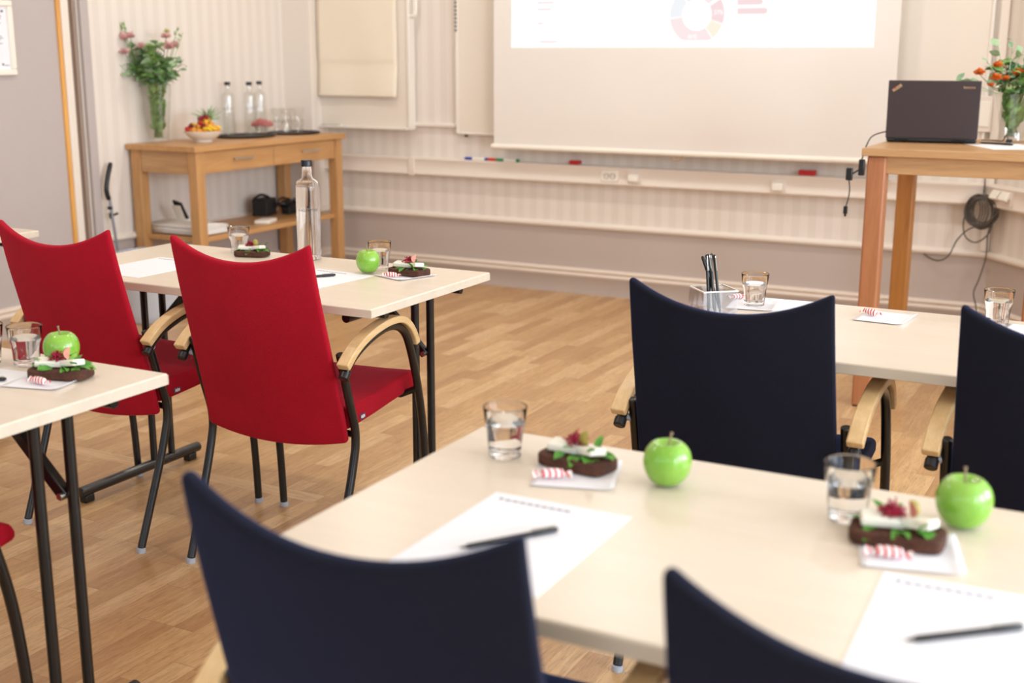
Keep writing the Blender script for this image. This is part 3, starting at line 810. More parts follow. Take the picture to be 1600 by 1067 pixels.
# left vase with bouquet
R.seed(5)
VX, VY = -4.760, 5.00
va = make_vase([(.050, 0), (.053, .006), (.054, .02), (.061, .10), (.072, .22), (.0785, .300), (.0795, .303)], .21, 'glass_vase')
va.location = (VX, VY, SZ+.001); tag(va, 'tall clear tapered glass vase with pink bouquet on the oak console', 'vase')
bq = empty('pink_bouquet', (VX, VY, SZ+.021), label='bouquet of pink flowers and eucalyptus in the tall tapered vase', cat='flowers')
def bouquet(par, rn, rtop, h0, heads, leafmats, hmin, hmax, spread, nleaf, lsz, inner_leaf=30, skew=(0, 0), xmin=-9):
    st = MB(); A = MB(); B = MB(); inner = MB()
    for i in range(rn):
        a = R.uniform(0, 2*PI); r0 = R.uniform(.0, .028); r1 = R.uniform(.2, 1)*spread; h = R.uniform(hmin, hmax)
        p0 = (r0*cos(a+2.5), r0*sin(a+2.5), .004); pm = (rtop*.7*cos(a)*r1/spread, rtop*.7*sin(a)*r1/spread, h0)
        p1 = (r1*cos(a)+skew[0], r1*sin(a)*.8+skew[1], h)
        pts = cr([p0, tuple((Vector(p0)*.45+Vector(pm)*.55)), pm, tuple((Vector(pm)+Vector(p1))/2+Vector((0, 0, .012))), p1], 4)
        st.tube(pts, [.0028-.0014*k/len(pts) for k in range(len(pts))], 6)
        for k in range(nleaf):
            t = R.uniform(.50, 1.0); q = pts[min(len(pts)-1, int(t*len(pts)))]
            aa = R.uniform(0, 2*PI); d = (cos(aa), sin(aa), R.uniform(-.3, .9))
            L = lsz*R.uniform(.6, 1.2)
            leaf2(A if R.random() < .6 else B, q, d, L, L*R.uniform(.55, .85), .25, .4)
    for i in range(inner_leaf):
        a = R.uniform(0, 2*PI); z = R.uniform(.03, h0-.02); rr = rtop*1.35*math.sqrt(R.random())*(.45+.4*z/h0)
        leaf2(inner, (rr*.5*cos(a), rr*.5*sin(a), z), (cos(a+1.2)*.45, sin(a+1.2)*.45, R.uniform(.5, 1)), lsz*.9, lsz*.5, .1, .3)
    for (p, r, mat) in heads:
        e = Vector(p); b0 = Vector((e.x*.3, e.y*.3, h0)); st.tube(cr([b0, b0.lerp(e, .55)+Vector((0, 0, -.01)), e], 4), .0016, 5)
    for q in (st, A, B, inner): q.v = [(max(v[0], xmin+R.random()*.006), v[1], v[2]) for v in q.v]
    st.ob('stems', M['stemg'], par, smooth=True)
    A.ob('foliage', leafmats[0], par, smooth='all'); B.ob('foliage', leafmats[1], par, smooth='all')
    if inner_leaf: inner.ob('foliage', leafmats[1], par, smooth='all')
    for (p, r, mat) in heads: flower(p, r*1.35, mat, par, 30)
# heads positioned around the bouquet; r is the radius of each bloom
Rt = Vector((.885, .466, 0))     # along the front of the arrangement
UOFF = [0.0]
def hp(u, w, z): return tuple(Rt*(u+UOFF[0])+Vector((-.466, .885, 0))*w+Vector((0, 0, z)))
UOFF[0] = -.018
heads = [(hp(-.105, -.09, .512), .030, M['pink']), (hp(-.078, -.08, .520), .026, M['pink']), (hp(-.105, -.10, .440), .026, M['pink']), (hp(-.03, -.06, .470), .024, M['pink']), (hp(.005, .02, .465), .02, M['pink']),
         (hp(.095, -.01, .465), .034, M['pink']), (hp(.125, .01, .475), .028, M['pink']), (hp(.085, .0, .520), .026, M['pink']), (hp(.09, .0, .548), .016, M['yellow'])]
bouquet(bq, 40, .070, .285, heads, (M['leaf_a'], M['leaf_b']), .33, .49, .150, 20, .052, 220, (-.01, -.02), -.076)
sp = MB()
for (u, z0, z1, du) in ((-.10, .5, .618, -.03), (-.09, .50, .605, -.012), (.12, .48, .575, .03), (.14, .46, .545, .035)):
    W_ = -.085 if u < 0 else 0
    sp.tube(cr([hp(u*.5, 0, .3), hp(u, W_, z0), hp(u+du, W_, z1)], 4), .0014, 5)
    for k in range(4):
        leaf2(sp, hp(u+du*(k/4), W_, z0+(z1-z0)*k/4), (R.uniform(-1, 1), 0, .8), .028, .012, 0, .3)
sp.ob('bud_sprig', M['leaf_b'], bq, smooth='all')
er = MB()
for (u, z) in ((.15, .40), (.165, .385), (.155, .36), (.135, .42), (-.13, .37), (-.12, .34)):
    W_ = -.09 if u < 0 else 0
    er.tube(cr([hp(u*.3, 0, .30), hp(u*.8, W_, z-.02), hp(u, W_, z)], 3), .0015, 5)
    for k in range(3): leaf2(er, hp(u, W_, z), (R.uniform(-1, 1), R.uniform(-1, 1), R.uniform(-.5, .5)), .034, .030, .1, .2)
er.ob('eucalyptus_sprig', M['leaf_a'], bq, smooth='all')

# fruit bowl
UOFF[0] = 0.0
bwl = MB().lathe([(.0001, 0), (.045, 0), (.048, .004), (.046, .009), (.075, .026), (.098, .048), (.103, .058), (.0995, .0585), (.094, .050), (.070, .030), (.04, .014), (.0001, .012)], 48).ob('fruit_bowl', M['ceramic'], None, smooth=True)
BX, BY = -4.575, 5.135
bwl.location = (BX, BY, SZ); tag(bwl, 'shallow cream ceramic bowl heaped with cut fruit on the oak console', 'bowl')
def chunk(name, mat, cat, kind):
    if kind == 'wedge': mb = MB().prism([(-.022, -.012), (.022, -.012), (.018, .012), (-.016, .013)], -.011, .012)
    elif kind == 'slab': mb = MB().prism([(-.024, -.016), (.026, -.010), (.012, .018), (-.018, .014)], -.007, .007)
    else:
        prof = [(.0001, -.016), (.006, -.013), (.011, -.004), (.0135, .004), (.011, .011), (.0001, .013)]
        mb = MB().lathe(prof, 14)
    return tag(mb.ob(name, mat, None, smooth=True, bevel=.003 if kind != 'berry' else 0), cat=cat)
mk = chunk('melon_chunk', M['melon'], 'melon', 'wedge'); pk = chunk('pineapple_chunk', M['pineapple'], 'pineapple', 'slab')
sk = chunk('strawberry', M['berry'], 'strawberry', 'berry'); rk = chunk('raspberry', M['rasp'], 'raspberry', 'berry')
leafcap = MB()
for k in range(5): leaf2(leafcap, (0, 0, .012), (cos(k*1.26), sin(k*1.26), .2), .010, .005, 0, .1, 4)
leafcap.ob('calyx', M['leaf'], sk, smooth='all')
items = []
def put(proto, used, u, w, z, rot, lab, grp):
    o = copy_tree(proto) if used else proto
    p = hp(u, w, z); o.location = (BX+p[0], BY+p[1], SZ+p[2]); o.rotation_euler = rot; o['label'] = lab; o['group'] = grp
ml = [(-.055, -.02, .058), (-.030, -.05, .058), (.0, -.062, .060), (.03, -.05, .062), (.055, -.02, .060), (-.03, .02, .068), (.0, -.01, .075), (.035, .01, .078), (.06, .03, .066), (-.05, .04, .058), (.0, .05, .066), (-.015, -.03, .085), (.02, -.02, .092), (.035, .035, .092), (-.005, .02, .102), (.07, -.005, .066), (.015, .01, .112)]
for i, (u, w_, z) in enumerate(ml):
    put(mk, i > 0, u, w_, z, (R.uniform(-.6, .6), R.uniform(-.6, .6), R.uniform(0, 6.3)), 'orange melon chunk heaped in the cream bowl', 'melon chunks in the fruit bowl')
for i, (u, w_, z) in enumerate([(.04, -.06, .068), (.058, -.045, .074), (.02, .0, .108), (-.035, -.01, .09), (.075, .02, .07)]):
    put(pk, i > 0, u, w_, z, (R.uniform(-.9, .9), R.uniform(-.6, .6), R.uniform(0, 6.3)), 'yellow pineapple piece among the fruit in the cream bowl', 'pineapple pieces in the fruit bowl')
for i, (u, w_, z) in enumerate([(-.080, -.02, .066), (-.070, -.035, .058), (-.004, -.04, .100), (.0, .03, .118)]):
    put(sk, i > 0, u, w_, z, (R.uniform(-.9, .9), R.uniform(-.9, .9), 0), 'red strawberry among the fruit in the cream bowl', 'strawberries in the fruit bowl')
for i, (u, w_, z) in enumerate([(-.06, -.005, .085), (.0, .0, .126), (.012, .015, .128), (.022, .0, .126), (-.012, -.012, .122), (.015, -.045, .088), (-.068, .01, .078)]):
    put(rk, i > 0, u, w_, z, (R.uniform(-.9, .9), R.uniform(-.9, .9), 0), 'dark raspberry on the heap of fruit in the cream bowl', 'raspberries in the fruit bowl')
pc = MB()
for k in range(22):
    a = k*2.4; e = .25+.055*k*.9; L = .105*R.uniform(.8, 1.25)
    leaf2(pc, (0, 0, 0), (cos(a)*cos(e), sin(a)*cos(e), sin(e)), L, .014, .12, .8, 7)
pcr = pc.ob('pineapple_tuft', M['leaf_a'], None, smooth='all'); p = hp(.02, .045, .108)
pcr.location = (BX+p[0], BY+p[1], SZ+p[2]); tag(pcr, 'spiky green pineapple crown standing behind the fruit heap', 'pineapple tuft')

# trays, bottles, glasses, candy bowl
def tray(name, x, y, rx, ry, label):
    o = MB().lathe([(.0001, .002), (.95, .002), (1.0, .011), (1.012, .011), (.96, 0), (.0001, 0)], 56, rfun=None).ob(name, M['tray'], None, smooth=True)
    o.scale = (rx, ry, 1); o.location = (x, y, SZ); return tag(o, label, 'tray', 'round black serving trays')
tray('serving_tray', -4.655, 5.575, .155, .195, 'black tray carrying the bottles and the pink candy bowl')
tray('serving_tray', -4.60, 5.945, .150, .165, 'black tray with the stacked glasses at the far end of the console')
G7 = 'water bottles on the console tray'
place(bt_, False, (-4.775, 5.580, SZ+.002), .1, 'clear water bottle nearest the fruit bowl, apart from the other two', G7)
place(bt_, True, (-4.672, 5.645, SZ+.002), .3, 'clear water bottle behind the pink candy bowl, lower of the close pair', G7)
place(bt_, True, (-4.745, 5.825, SZ+.002), -.1, 'clear water bottle farthest along the tray, touching the stacked glasses in view', G7)
gt = make_tumbler(True)
for ch in list(gt.children):
    if ch.name.startswith('water'): bpy.data.objects.remove(ch)
k = 0
for (x, y, n) in ((-4.66, 5.875, 2), (-4.575, 5.850, 2), (-4.655, 5.970, 2), (-4.56, 5.945, 2)):
    for j in range(n):
        lab = ('empty tumbler stacked on top of another on the far black tray' if j else 'empty tumbler standing on the far black tray under another one')
        o = place(gt, k > 0, (x, y, SZ+.0025+j*.066), k*.7, lab, 'upper tumblers of the stacks on the tray' if j else 'lower tumblers of the stacks on the tray'); k += 1
cb = empty('candy_bowl', (-4.60, 5.66, SZ+.002), label='small footed glass bowl of pink candies on the black tray', cat='bowl')
MB().lathe([(.0001, 0), (.026, 0), (.026, .003), (.008, .010), (.008, .022), (.030, .030), (.050, .055), (.054, .078), (.0525, .078), (.0485, .056), (.028, .033), (.0001, .030)], 36).ob('glass_body', M['thin'], cb, smooth=True)
pcn = MB()
for i in range(230):
    a = R.uniform(0, 2*PI); rr = .058*math.sqrt(R.random()); z = .046+.052*(1-(rr/.062)**2)*R.uniform(.4, 1)+(.012 if rr > .045 else 0)
    m = Matrix.Translation((rr*cos(a), rr*sin(a), z)) @ Euler((R.uniform(0, 6), R.uniform(0, 6), R.uniform(0, 6))).to_matrix().to_4x4()
    pcn.box(-.008, .008, -.003, .003, -.003, .003, m)
o = pcn.ob('pink_candies', M['pinkcandy']); o.location = (-4.60, 5.66, SZ+.002)
tag(o, 'heap of small pink candies in the footed glass bowl', 'candies', kind='stuff')

# lower shelf contents
def stack(name, x0, x1, y0, y1, z, n, mat, label, cat):
    t = empty(name, (0, 0, 0), label=label, cat=cat); mb = MB(); 
    for i in range(n):
        dx, dy = R.uniform(-.004, .004), R.uniform(-.006, .006)
        def f(u, v, i=i):
            return (x0+(x1-x0)*u+dx, y0+(y1-y0)*v+dy, z+.007*i+.010*sin(PI*v)*i/n)
        g = MB().grid(4, 8, f)
        mb.v += [p for p in []]
        mb.add(g.v, g.f)
    mb.ob('sheets', mat, t, smooth='all', solid=.0062, soff=1)
    return t
st1 = stack('paper_stack', SX0+.05, SX1-.062, SY0+.085, 5.12, .408, 6, M['white_paint'], 'bulging stack of white pads on the lower console shelf', 'paper stack')
o = MB().box(-.045, .045, -.07, .07, 0, .022).ob('napkin_pack', M['white_plastic'], None, bevel=.006); o.location = (-4.50, 5.53, .40); o.rotation_euler = (0, 0, .35)
tag(o, 'small white packet on the lower shelf, in front of the black gear', 'packet')
hs = empty('marker_holder', (-4.70, 5.10, .452), label='white stand holding black markers above the paper stack', cat='pen holder')
MB().prism([(-.03, -.035), (.03, -.035), (.03, .035), (-.03, .035)], .0, .008).add([(-.03, -.034, .0), (.03, -.034, 0), (.03, -.075, .088), (-.03, -.075, .088), (-.03, -.030, .0), (.03, -.030, 0), (.03, -.071, .088), (-.03, -.071, .088)], [(0,1,2,3),(7,6,5,4),(0,4,5,1),(1,5,6,2),(2,6,7,3),(3,7,4,0)]).ob('stand', M['white_plastic'], hs)
for i in range(4):
    MB().tube([(-.024+.016*i, -.012, .012), (-.024+.016*i, -.060, .112-.004*i)], .0078, 8).ob('marker', M['black'], hs, smooth=True)
bg = empty('black_adapter_box', (-4.72, 5.80, .40), .2, label='black cushioned box on the lower shelf against the wall', cat='box')
MB().prism([(-.045, -.06), (.045, -.06), (.04, .055), (-.045, .05)], 0, .088).ob('body', M['black_soft'], bg, bevel=.006, seg=2)
MB().tube(cr([(-.04, -.045, .088), (-.02, 0, .105), (0, .045, .088)], 4), .007, 8).ob('strap', M['black'], bg, smooth=True)
cg = empty('cable_bundle', (-4.63, 5.96, .40), label='tangle of black cables and a plug box on the lower shelf', cat='cables')
mbc = MB()
for i in range(9):
    a0 = R.uniform(0, 6); tl = R.uniform(-.6, .6); ccx, ccy = R.uniform(-.03, .03), R.uniform(-.05, .05); rr = R.uniform(.03, .055)
    pts = []
    for k in range(24):
        a = 2*PI*k/24; v = Euler((tl, R.uniform(-.02, .02)+.5*tl, a0)).to_matrix() @ Vector((rr*cos(a), rr*1.3*sin(a), 0)); pts.append((ccx+v.x, ccy+v.y, .045+v.z*.8+R.uniform(-.002, .002)))
    mbc.tube(pts, .0045, 6, closed=True)
mbc.ob('cable_loops', M['black'], cg, smooth=True); cg.scale = (1.2, 1.3, 1.35); bg.scale = (1.1, 1.2, 1.15)
MB().box(-.03, .02, -.06, .0, 0, .05).ob('plug_box', M['black_soft'], cg, bevel=.006)

# ------------------------------------------------------------------ bin and pole
bn = empty('waste_bin', (-4.55, 4.66, 0), label='pale grey round bin with a clear liner by the left wall under the tables', cat='waste bin')
MB().lathe([(.0001, .002), (.140, .0), (.146, .006), (.150, .05), (.165, .33), (.168, .345), (.160, .345), (.158, .33), (.140, .05), (.13, .012), (.0001, .012)], 40).ob('bucket', M['bin'], bn, smooth=True)
def lin(u, v):
    a = 2*PI*u; r = .170+.006*sin(a*13)+.010*v; z = .35+.025*sin(3*a)*v*.4-.11*v+.01*sin(a*9)*v
    return (r*cos(a), r*sin(a), z)
MB().grid(90, 5, lin).ob('liner', M['frost'], bn, smooth='all')
pl = empty('long_handled_grabber', (0, 0, 0), label='slim chrome pole with a bent black grip leaning beside the striped wall', cat='pole')
P0 = Vector((-4.77, 4.80, 0)); 
def pp(y, z, x=-4.80): return (x, y, z)
pm = MB().tube([(-4.76, 4.69, .0), (-4.80, 4.655, .62)], .0075, 10).ob('shaft', M['chrome'], pl, smooth=True)
MB().tube(cr([pp(4.652, .602), pp(4.640, .655), pp(4.655, .72), pp(4.682, .79)], 4), [.010]+[.0125]*6+[.012]*5+[.009], 10).ob('grip', M['black'], pl, smooth=True, bevel=.002)
MB().tube([pp(4.657, .553), pp(4.656, .567)], .013, 12).ob('collar', M['black'], pl, smooth=True)
MB().tube([pp(4.663, .505), pp(4.660, .533)], .011, 12).tube([pp(4.662, .518), (-4.78, 4.69, .530)], .006, 8).ob('collar', M['black'], pl, smooth=True)
MB().tube([(-4.76, 4.69, 0), (-4.76, 4.69, .01)], .012, 10).ob('tip', M['black'], pl, smooth=True)

# ------------------------------------------------------------------ picture on the grey wall
pf = empty('framed_notice', (XL, 0, 0), label='white framed notice on the grey wall, cut off by the frame', cat='picture frame')
fy0, fy1, fz0, fz1 = 3.90, 4.187-.02, 1.235, 1.575; fw = .028
b = MB().box(.003, .022, fy0, fy1, fz0, fz0+fw).box(.003, .022, fy0, fy1, fz1-fw, fz1).box(.003, .022, fy0, fy0+fw, fz0+fw, fz1-fw).box(.003, .022, fy1-fw, fy1, fz0+fw, fz1-fw)
b.ob('frame', M['white_plastic'], pf, bevel=.006, seg=3)
sh = MB().box(.002, .008, fy0+.02, fy1-.02, fz0+.02, fz1-.02).ob('notice_sheet', M['paper'], pf)
pr_ = MB()
for z in (1.50, 1.49, 1.48, 1.47, 1.41, 1.402, 1.394, 1.386, 1.378): pr_.box(.008, .0085, fy0+.05, fy1-.055-R.random()*.03, z, z+.0035)
pr_.box(.008, .0085, fy1-.060, fy1-.045, 1.52, 1.53)
pr_.tube([(.0086, fy1-.070, 1.285), (.0090, fy1-.070, 1.285)], .006, 12)
pr_.box(.008, .0085, fy1-.062, fy1-.034, 1.279, 1.282)
pr_.ob('print', M['print'], sh)

# ------------------------------------------------------------------ boards, screen
fl = empty('flip_chart', (0, 0, 0), label='white board with a cream flip chart pad hanging in the corner above the console', cat='flip chart')
fx0, fx1, fyf, fyb = -4.645, -4.000, YB-.085, YB-.012
MB().box(fx0, fx1, fyf+.012, fyb, .905, 1.95).ob('board', M['board_white'], fl, bevel=.004)
MB().box(fx1-.005, fx1+.012, fyf+.004, fyb, .900, 1.95).box(fx0-.012, fx0+.003, fyf+.004, fyb, .900, 1.95).box(fx0-.012, fx1+.012, fyf+.006, fyb, .896, .908).ob('frame', M['board_frame'], fl, bevel=.004)
MB().box(fx0-.005, fx1, fyf-.020, fyf+.014, .898, .904).box(fx0-.005, fx1, fyf-.022, fyf-.017, .898, .912).ob('pen_tray', M['board_frame'], fl, bevel=.002)
def padf(u, v):
    z = 1.085+(1.93-1.085)*v; wv = .004*sin(u*9+v*4)*(1-v)+.010*max(0, (.10-v)/.10)**1.5
    return (fx0+.012+(.573-.006)*u, fyf-.004-wv-.004*sin(v*21)*(v < .25), z)
MB().grid(20, 60, padf).ob('paper_pad', M['pad'], fl, smooth='all', solid=.008, soff=-1)
MB().tube(cr([(fx1+.014, fyf+.02, 1.548), (fx1+.045, fyf+.012, 1.550), (fx1+.058, fyf+.01, 1.575), (fx1+.060, fyf+.01, 1.64), (fx1+.060, fyf+.01, 1.9)], 5), .010, 12).ob('handle', M['white_plastic'], fl, smooth=True)
er_ = MB().box(fx0+.02, fx0+.045, fyf-.016, fyf+.006, .904, .914).ob('board_eraser', M['tray'], None, bevel=.002); tag(er_, 'tiny dark eraser in the flip chart tray', 'eraser')
mw = MB().tube([(fx0+.06, fyf-.006, .910), (fx0+.17, fyf-.006, .910)], .0065, 10).ob('white_marker', M['steel'], None, smooth=True)
MB().tube([(fx0+.155, fyf-.006, .910), (fx0+.175, fyf-.006, .910)], .0075, 10).ob('cap', M['white_plastic'], mw, smooth=True); tag(mw, 'silvery marker lying in the flip chart tray', 'marker')

wb = empty('whiteboard', (0, 0, 0), label='large wall whiteboard behind the projection screen', cat='whiteboard')
MB().box(-3.69, -.80, YB-.030, YB-.002, .890, 2.1).ob('panel', M['board_white'], wb)
MB().box(-3.702, -3.688, YB-.036, YB-.001, .880, 2.1).box(-.802, -.785, YB-.036, YB-.001, .880, 2.1).box(-3.702, -.785, YB-.036, YB-.001, .880, .892).ob('frame', M['board_frame'], wb, bevel=.003)
tk = MB()
for i in range(9): tk.box(-3.700, -3.690, YB-.042, YB-.036, 1.463+i*.022, 1.463+i*.022+.013)
tk.ob('scale_marks', M['grey_cable'], wb)
MB().tube([(-3.64, YB-.03, .872), (-3.64, YB-.012, .872)], .007, 10).ob('bumper', M['black_soft'], wb, smooth=True)

sc_ = empty('projection_screen', (0, 0, 0), label='pull-down projection screen with a bright slide on its upper part', cat='projection screen')
YS = YB-.12
MB().box(-3.402, -1.196, YS, YS+.002, .835, 2.45).ob('fabric', M['screen'], sc_)
MB().tube([(-3.415, YS+.001, .826), (-1.185, YS+.001, .826)], .0145, 14).ob('bottom_bar', M['white_plastic'], sc_, smooth=True)
MB().box(-3.46, -1.14, YS-.05, YS+.08, 2.45, 2.56).ob('housing', M['white_plastic'], sc_, bevel=.01)
MB().tube([(-2.30+.035*cos(PI+PI*k/12), YS, .822+.030*sin(PI+PI*k/12)) for k in range(13)], .003, 6).ob('pull_loop', M['tan'], sc_, smooth=True)
def emit(name, col, st):
    n = NT(name); f = n.noise(n.coord(), 2)
    n.set(Base_Color=(.0, .0, .0, 1), Emission_Color=n.mix(n.math('MULTIPLY', f, .02), col, (1, 1, 1, 1)), Emission_Strength=st, Roughness=.9); return n.m
EW = emit('slide_white', (1, 1, 1, 1), 1.1)
sl = MB().box(-3.290, -1.315, YS-.0012, YS, 1.372, 2.40).ob('projected_slide', EW, sc_)
def slide_bar(x0, x1, z0, z1, m, name='slide_bar', rnd=False):
    mb = MB().box(x0, x1, YS-.0020, YS-.0012, z0, z1)
    if rnd: mb.lathe([(.0001, 0), ((z1-z0)/2, 0), ((z1-z0)/2, .0008), (.0001, .0008)], 16, Matrix.Translation((x1, YS-.0012, (z0+z1)/2)) @ Matrix.Rotation(PI/2, 4, 'X'))
    mb.ob(name, m, sl)
e_pink = emit('slide_pink', srgb(252, 234, 234), .94); e_red = emit('slide_red', srgb(249, 222, 224), .94); e_yel = emit('slide_yellow', srgb(253, 244, 226), .94); e_blu = emit('slide_blue', srgb(244, 246, 251), .94)
for (a, b, z) in ((-3.129, -3.032, 1.609), (-3.128, -3.047, 1.574), (-3.128, -3.093, 1.500), (-3.117, -3.010, 1.403)): slide_bar(a, b, z-.005, z+.005, e_red)
slide_bar(-2.003, -1.885, 1.580, 1.608, e_red, rnd=True); slide_bar(-2.001, -1.860, 1.535, 1.565, e_red, rnd=True)
def arc(a0, a1, m, name='chart_segment'):
    n = max(3, int(abs(a1-a0)/8)); o_ = []; i_ = []
    for k in range(n+1):
        a = math.radians(a0+(a1-a0)*k/n); ro = .147; x, z = ro*cos(a), ro*sin(a); z = max(z, -.128)
        o_.append((-2.215+x, 1.535+z)); i_.append((-2.215+.079*cos(a), 1.535+.079*sin(a)))
    vs = [(x, YS-.0020, z) for x, z in o_]+[(x, YS-.0020, z) for x, z in i_]
    MB().add(vs, [(k, k+1, n+2+k, n+1+k) for k in range(n)]).ob(name, m, sl)
arc(-18, 32, e_red); arc(-52, -20, e_yel); arc(-172, -54, e_pink); arc(-228, -174, e_blu); arc(40, 128, e_pink)
text('slide_text', '41%', .03, EW, sl, (-2.235, YS-.0024, 1.425), (PI/2, 0, 0)); text('slide_text', '27%', .03, EW, sl, (-2.10, YS-.0024, 1.545), (PI/2, 0, 0))
text('slide_text', 'Total 76%', .03, e_pink, sl, (-2.51, YS-.0016, 1.53), (PI/2, 0, 0))

# markers on the trunking, erasers, sockets
def marker(x0, x1, m_cap, label, caps=(True, False)):
    o = MB().tube([(x0, YB-.040, .7430), (x1, YB-.040, .7430)], .0080, 12).ob('board_marker', M['white_plastic'], None, smooth=True)
    if caps[0]: MB().tube([(x0-.004, YB-.040, .7430), (x0+.045, YB-.040, .7430)], .0088, 12).ob('cap', m_cap, o, smooth=True)
    MB().tube([(x1-.014, YB-.040, .7430), (x1+.003, YB-.040, .7430)], .0086, 12).ob('end_plug', m_cap, o, smooth=True)
    return tag(o, label, 'marker', 'markers on the wall trunking')
marker(-3.632, -3.490, M['marker_blue'], 'white marker with blue cap lying on the wall trunking')
marker(-3.478, -3.460, M['marker_red'], 'red capped marker stub between the blue and the green one', (True, True))
marker(-3.425, -3.285, M['marker_green'], 'white marker with green cap lying on the wall trunking')
o = MB().box(-1.668, -1.580, YB-.045, YB-.015, .7355, .762).ob('board_eraser', M['red_plastic'], None, bevel=.004); tag(o, 'red whiteboard eraser on the trunking under the screen', 'eraser')
o = MB().prism([(-2.965, YB-.045), (-2.90, YB-.05), (-2.92, YB-.03), (-2.90, YB-.012)], .7355, .760).ob('board_magnet', M['red_plastic'], None, bevel=.003); tag(o, 'small red pointer-shaped magnet on the trunking', 'magnet')
so = empty('double_socket', (-2.71, YB-.0545, .683), label='double power socket in the wall trunking', cat='socket')
MB().box(-.052, .052, -.005, 0, -.030, .030).ob('plate', M['white_plastic'], so, bevel=.003)
for dx in (-.019, .019):
    MB().lathe([(.0135, 0), (.0155, 0), (.0155, .002), (.0135, .002)], 24, Matrix.Translation((dx, -.005, 0)) @ Matrix.Rotation(PI/2, 4, 'X'), closed=True).box(dx-.008, dx-.004, -.0058, -.005, -.002, .002).box(dx+.004, dx+.008, -.0058, -.005, -.002, .002).ob('outlet', M['grey_cable'], so)
for (x, z, lab) in ((-2.565, .682, 'cream junction cover next to the double socket'), (-1.765, .675, 'cream data socket on the trunking beneath the red eraser side')):
    s_ = empty('data_socket', (x, YB-.0545, z), label=lab, cat='socket')
    MB().box(-.040, .040, -.004, 0, -.032, .034).ob('plate', M['trunk'], s_, bevel=.002)
    MB().box(-.028, .028, -.030, -.004, -.022, .016).ob('cover', M['white_plastic'], s_, bevel=.005)
# angled twin cover on the slanting wall trunking
ws = empty('corner_socket', (c0+DD*.175-nrm*.055+Vector((0, 0, .683))), math.atan2(DD.y, DD.x), label='pair of tilted cream socket covers above the cable coil', cat='socket')
MB().box(-.085, .085, -.004, .001, -.034, .034).ob('plate', M['trunk'], ws, bevel=.002)
for dx in (-.045, .030):
    MB().box(-.030, .030, -.020, 0, -.022, .022, Matrix.Translation((dx, -.004, .006)) @ Euler((-.55, 0, .0)).to_matrix().to_4x4()).ob('cover', M['white_plastic'], ws, bevel=.003)
sw = empty('wall_switch', (-.790, YB-.036, 1.065), label='tall cream switch plate on the board frame next to the laptop', cat='switch')
MB().box(-.035, .030, -.012, 0, -.085, .085).ob('plate', M['trunk'], sw, bevel=.003)
MB().box(-.026, .022, -.017, -.012, -.060, .060).ob('rocker', M['white_plastic'], sw, bevel=.003)

# ------------------------------------------------------------------ tall oak desk
dk = empty('oak_standing_desk', (0, 0, 0), label='tall oak desk with thick legs carrying the laptop, in front of the slanting corner', cat='desk')
DZ = .999
MB().box(-1.010, -.320, 4.700, 5.455, DZ-.029, DZ).ob('top', M['oak_x'], dk, bevel=.003)
for (x, y, m) in ((-.993, 4.722, M['oak_dz']), (-.408, 4.722, M['oak_dz']), (-.993, 5.335, M['oak_dark']), (-.408, 5.335, M['oak_dark'])):
    l = MB().box(x, x+.070, y, y+.070, .004, DZ-.029).ob('leg', m, dk, bevel=.008, seg=3)
    MB().box(x+.004, x+.066, y+.004, y+.066, 0, .005).ob('pad', M['black'], l)
MB().box(-.925, -.406, 4.738, 4.760, DZ-.095, DZ-.029).ob('apron', M['oak_x'], dk, bevel=.002)
MB().box(-.925, -.406, 5.370, 5.392, DZ-.095, DZ-.029).ob('apron', M['oak_x'], dk, bevel=.002)
for x in (-.985, -.372): MB().box(x, x+.022, 4.79, 5.337, DZ-.095, DZ-.029).ob('side_apron', M['oak'], dk, bevel=.002)

lp = empty('laptop', (-.832, 5.095, DZ), .135, label='open black laptop seen from behind on the tall oak desk', cat='laptop')
MB().box(-.168, .168, .010, .245, .004, .026).ob('base', M['black'], lp, bevel=.004)
T = Matrix.Translation((0, .012, .016)) @ Euler((.10, 0, 0)).to_matrix().to_4x4()
lid = MB().box(-.171, .171, -.007, .004, .002, .226, T).ob('lid', M['laptop'], lp, bevel=.003)
MB().box(-.160, .160, .0041, .0046, .014, .214, T).ob('display', M['black'], lid)
for dx in (-.11, .105): MB().tube([T @ Vector((dx-.025, .0, .002)), T @ Vector((dx+.025, .0, .002))], .009, 10).ob('hinge', M['black_soft'], lp, smooth=True)
for dx in (-.13, .13): MB().box(dx-.012, dx+.012, .02, .04, 0, .005).ob('foot', M['black'], lp)
t1 = text('lid_lettering', 'lenovo', .016, M['tan'], lid, (0, 0, 0), (0, 0, 0), .0003); t1.matrix_local = T @ Matrix.Translation((.128, -.0074, .202)) @ Euler((PI/2, 0, 0)).to_matrix().to_4x4()
t2 = MB().box(-.0195, .0195, -.0010, .0002, -.0055, .0055).ob('lid_badge', M['tan'], lid, bevel=.0006); t2.matrix_local = T @ Matrix.Translation((-.138, -.0072, .198)) @ Euler((0, -.62, 0)).to_matrix().to_4x4()
t3 = text('badge_lettering', 'ThinkPad', .0085, M['black'], lid, (0, 0, 0), (0, 0, 0), .0002); t3.matrix_local = T @ Matrix.Translation((-.138, -.0084, .198)) @ Euler((0, -.62, 0)).to_matrix().to_4x4() @ Euler((PI/2, 0, 0)).to_matrix().to_4x4()
t4 = MB().lathe([(.0001, 0), (.003, 0), (.003, .0012), (.0001, .0012)], 12, Matrix.Rotation(PI/2, 4, 'X')).ob('red_dot', M['red_plastic'], lid); t4.matrix_local = T @ Matrix.Translation((-.146, -.0080, .1985))

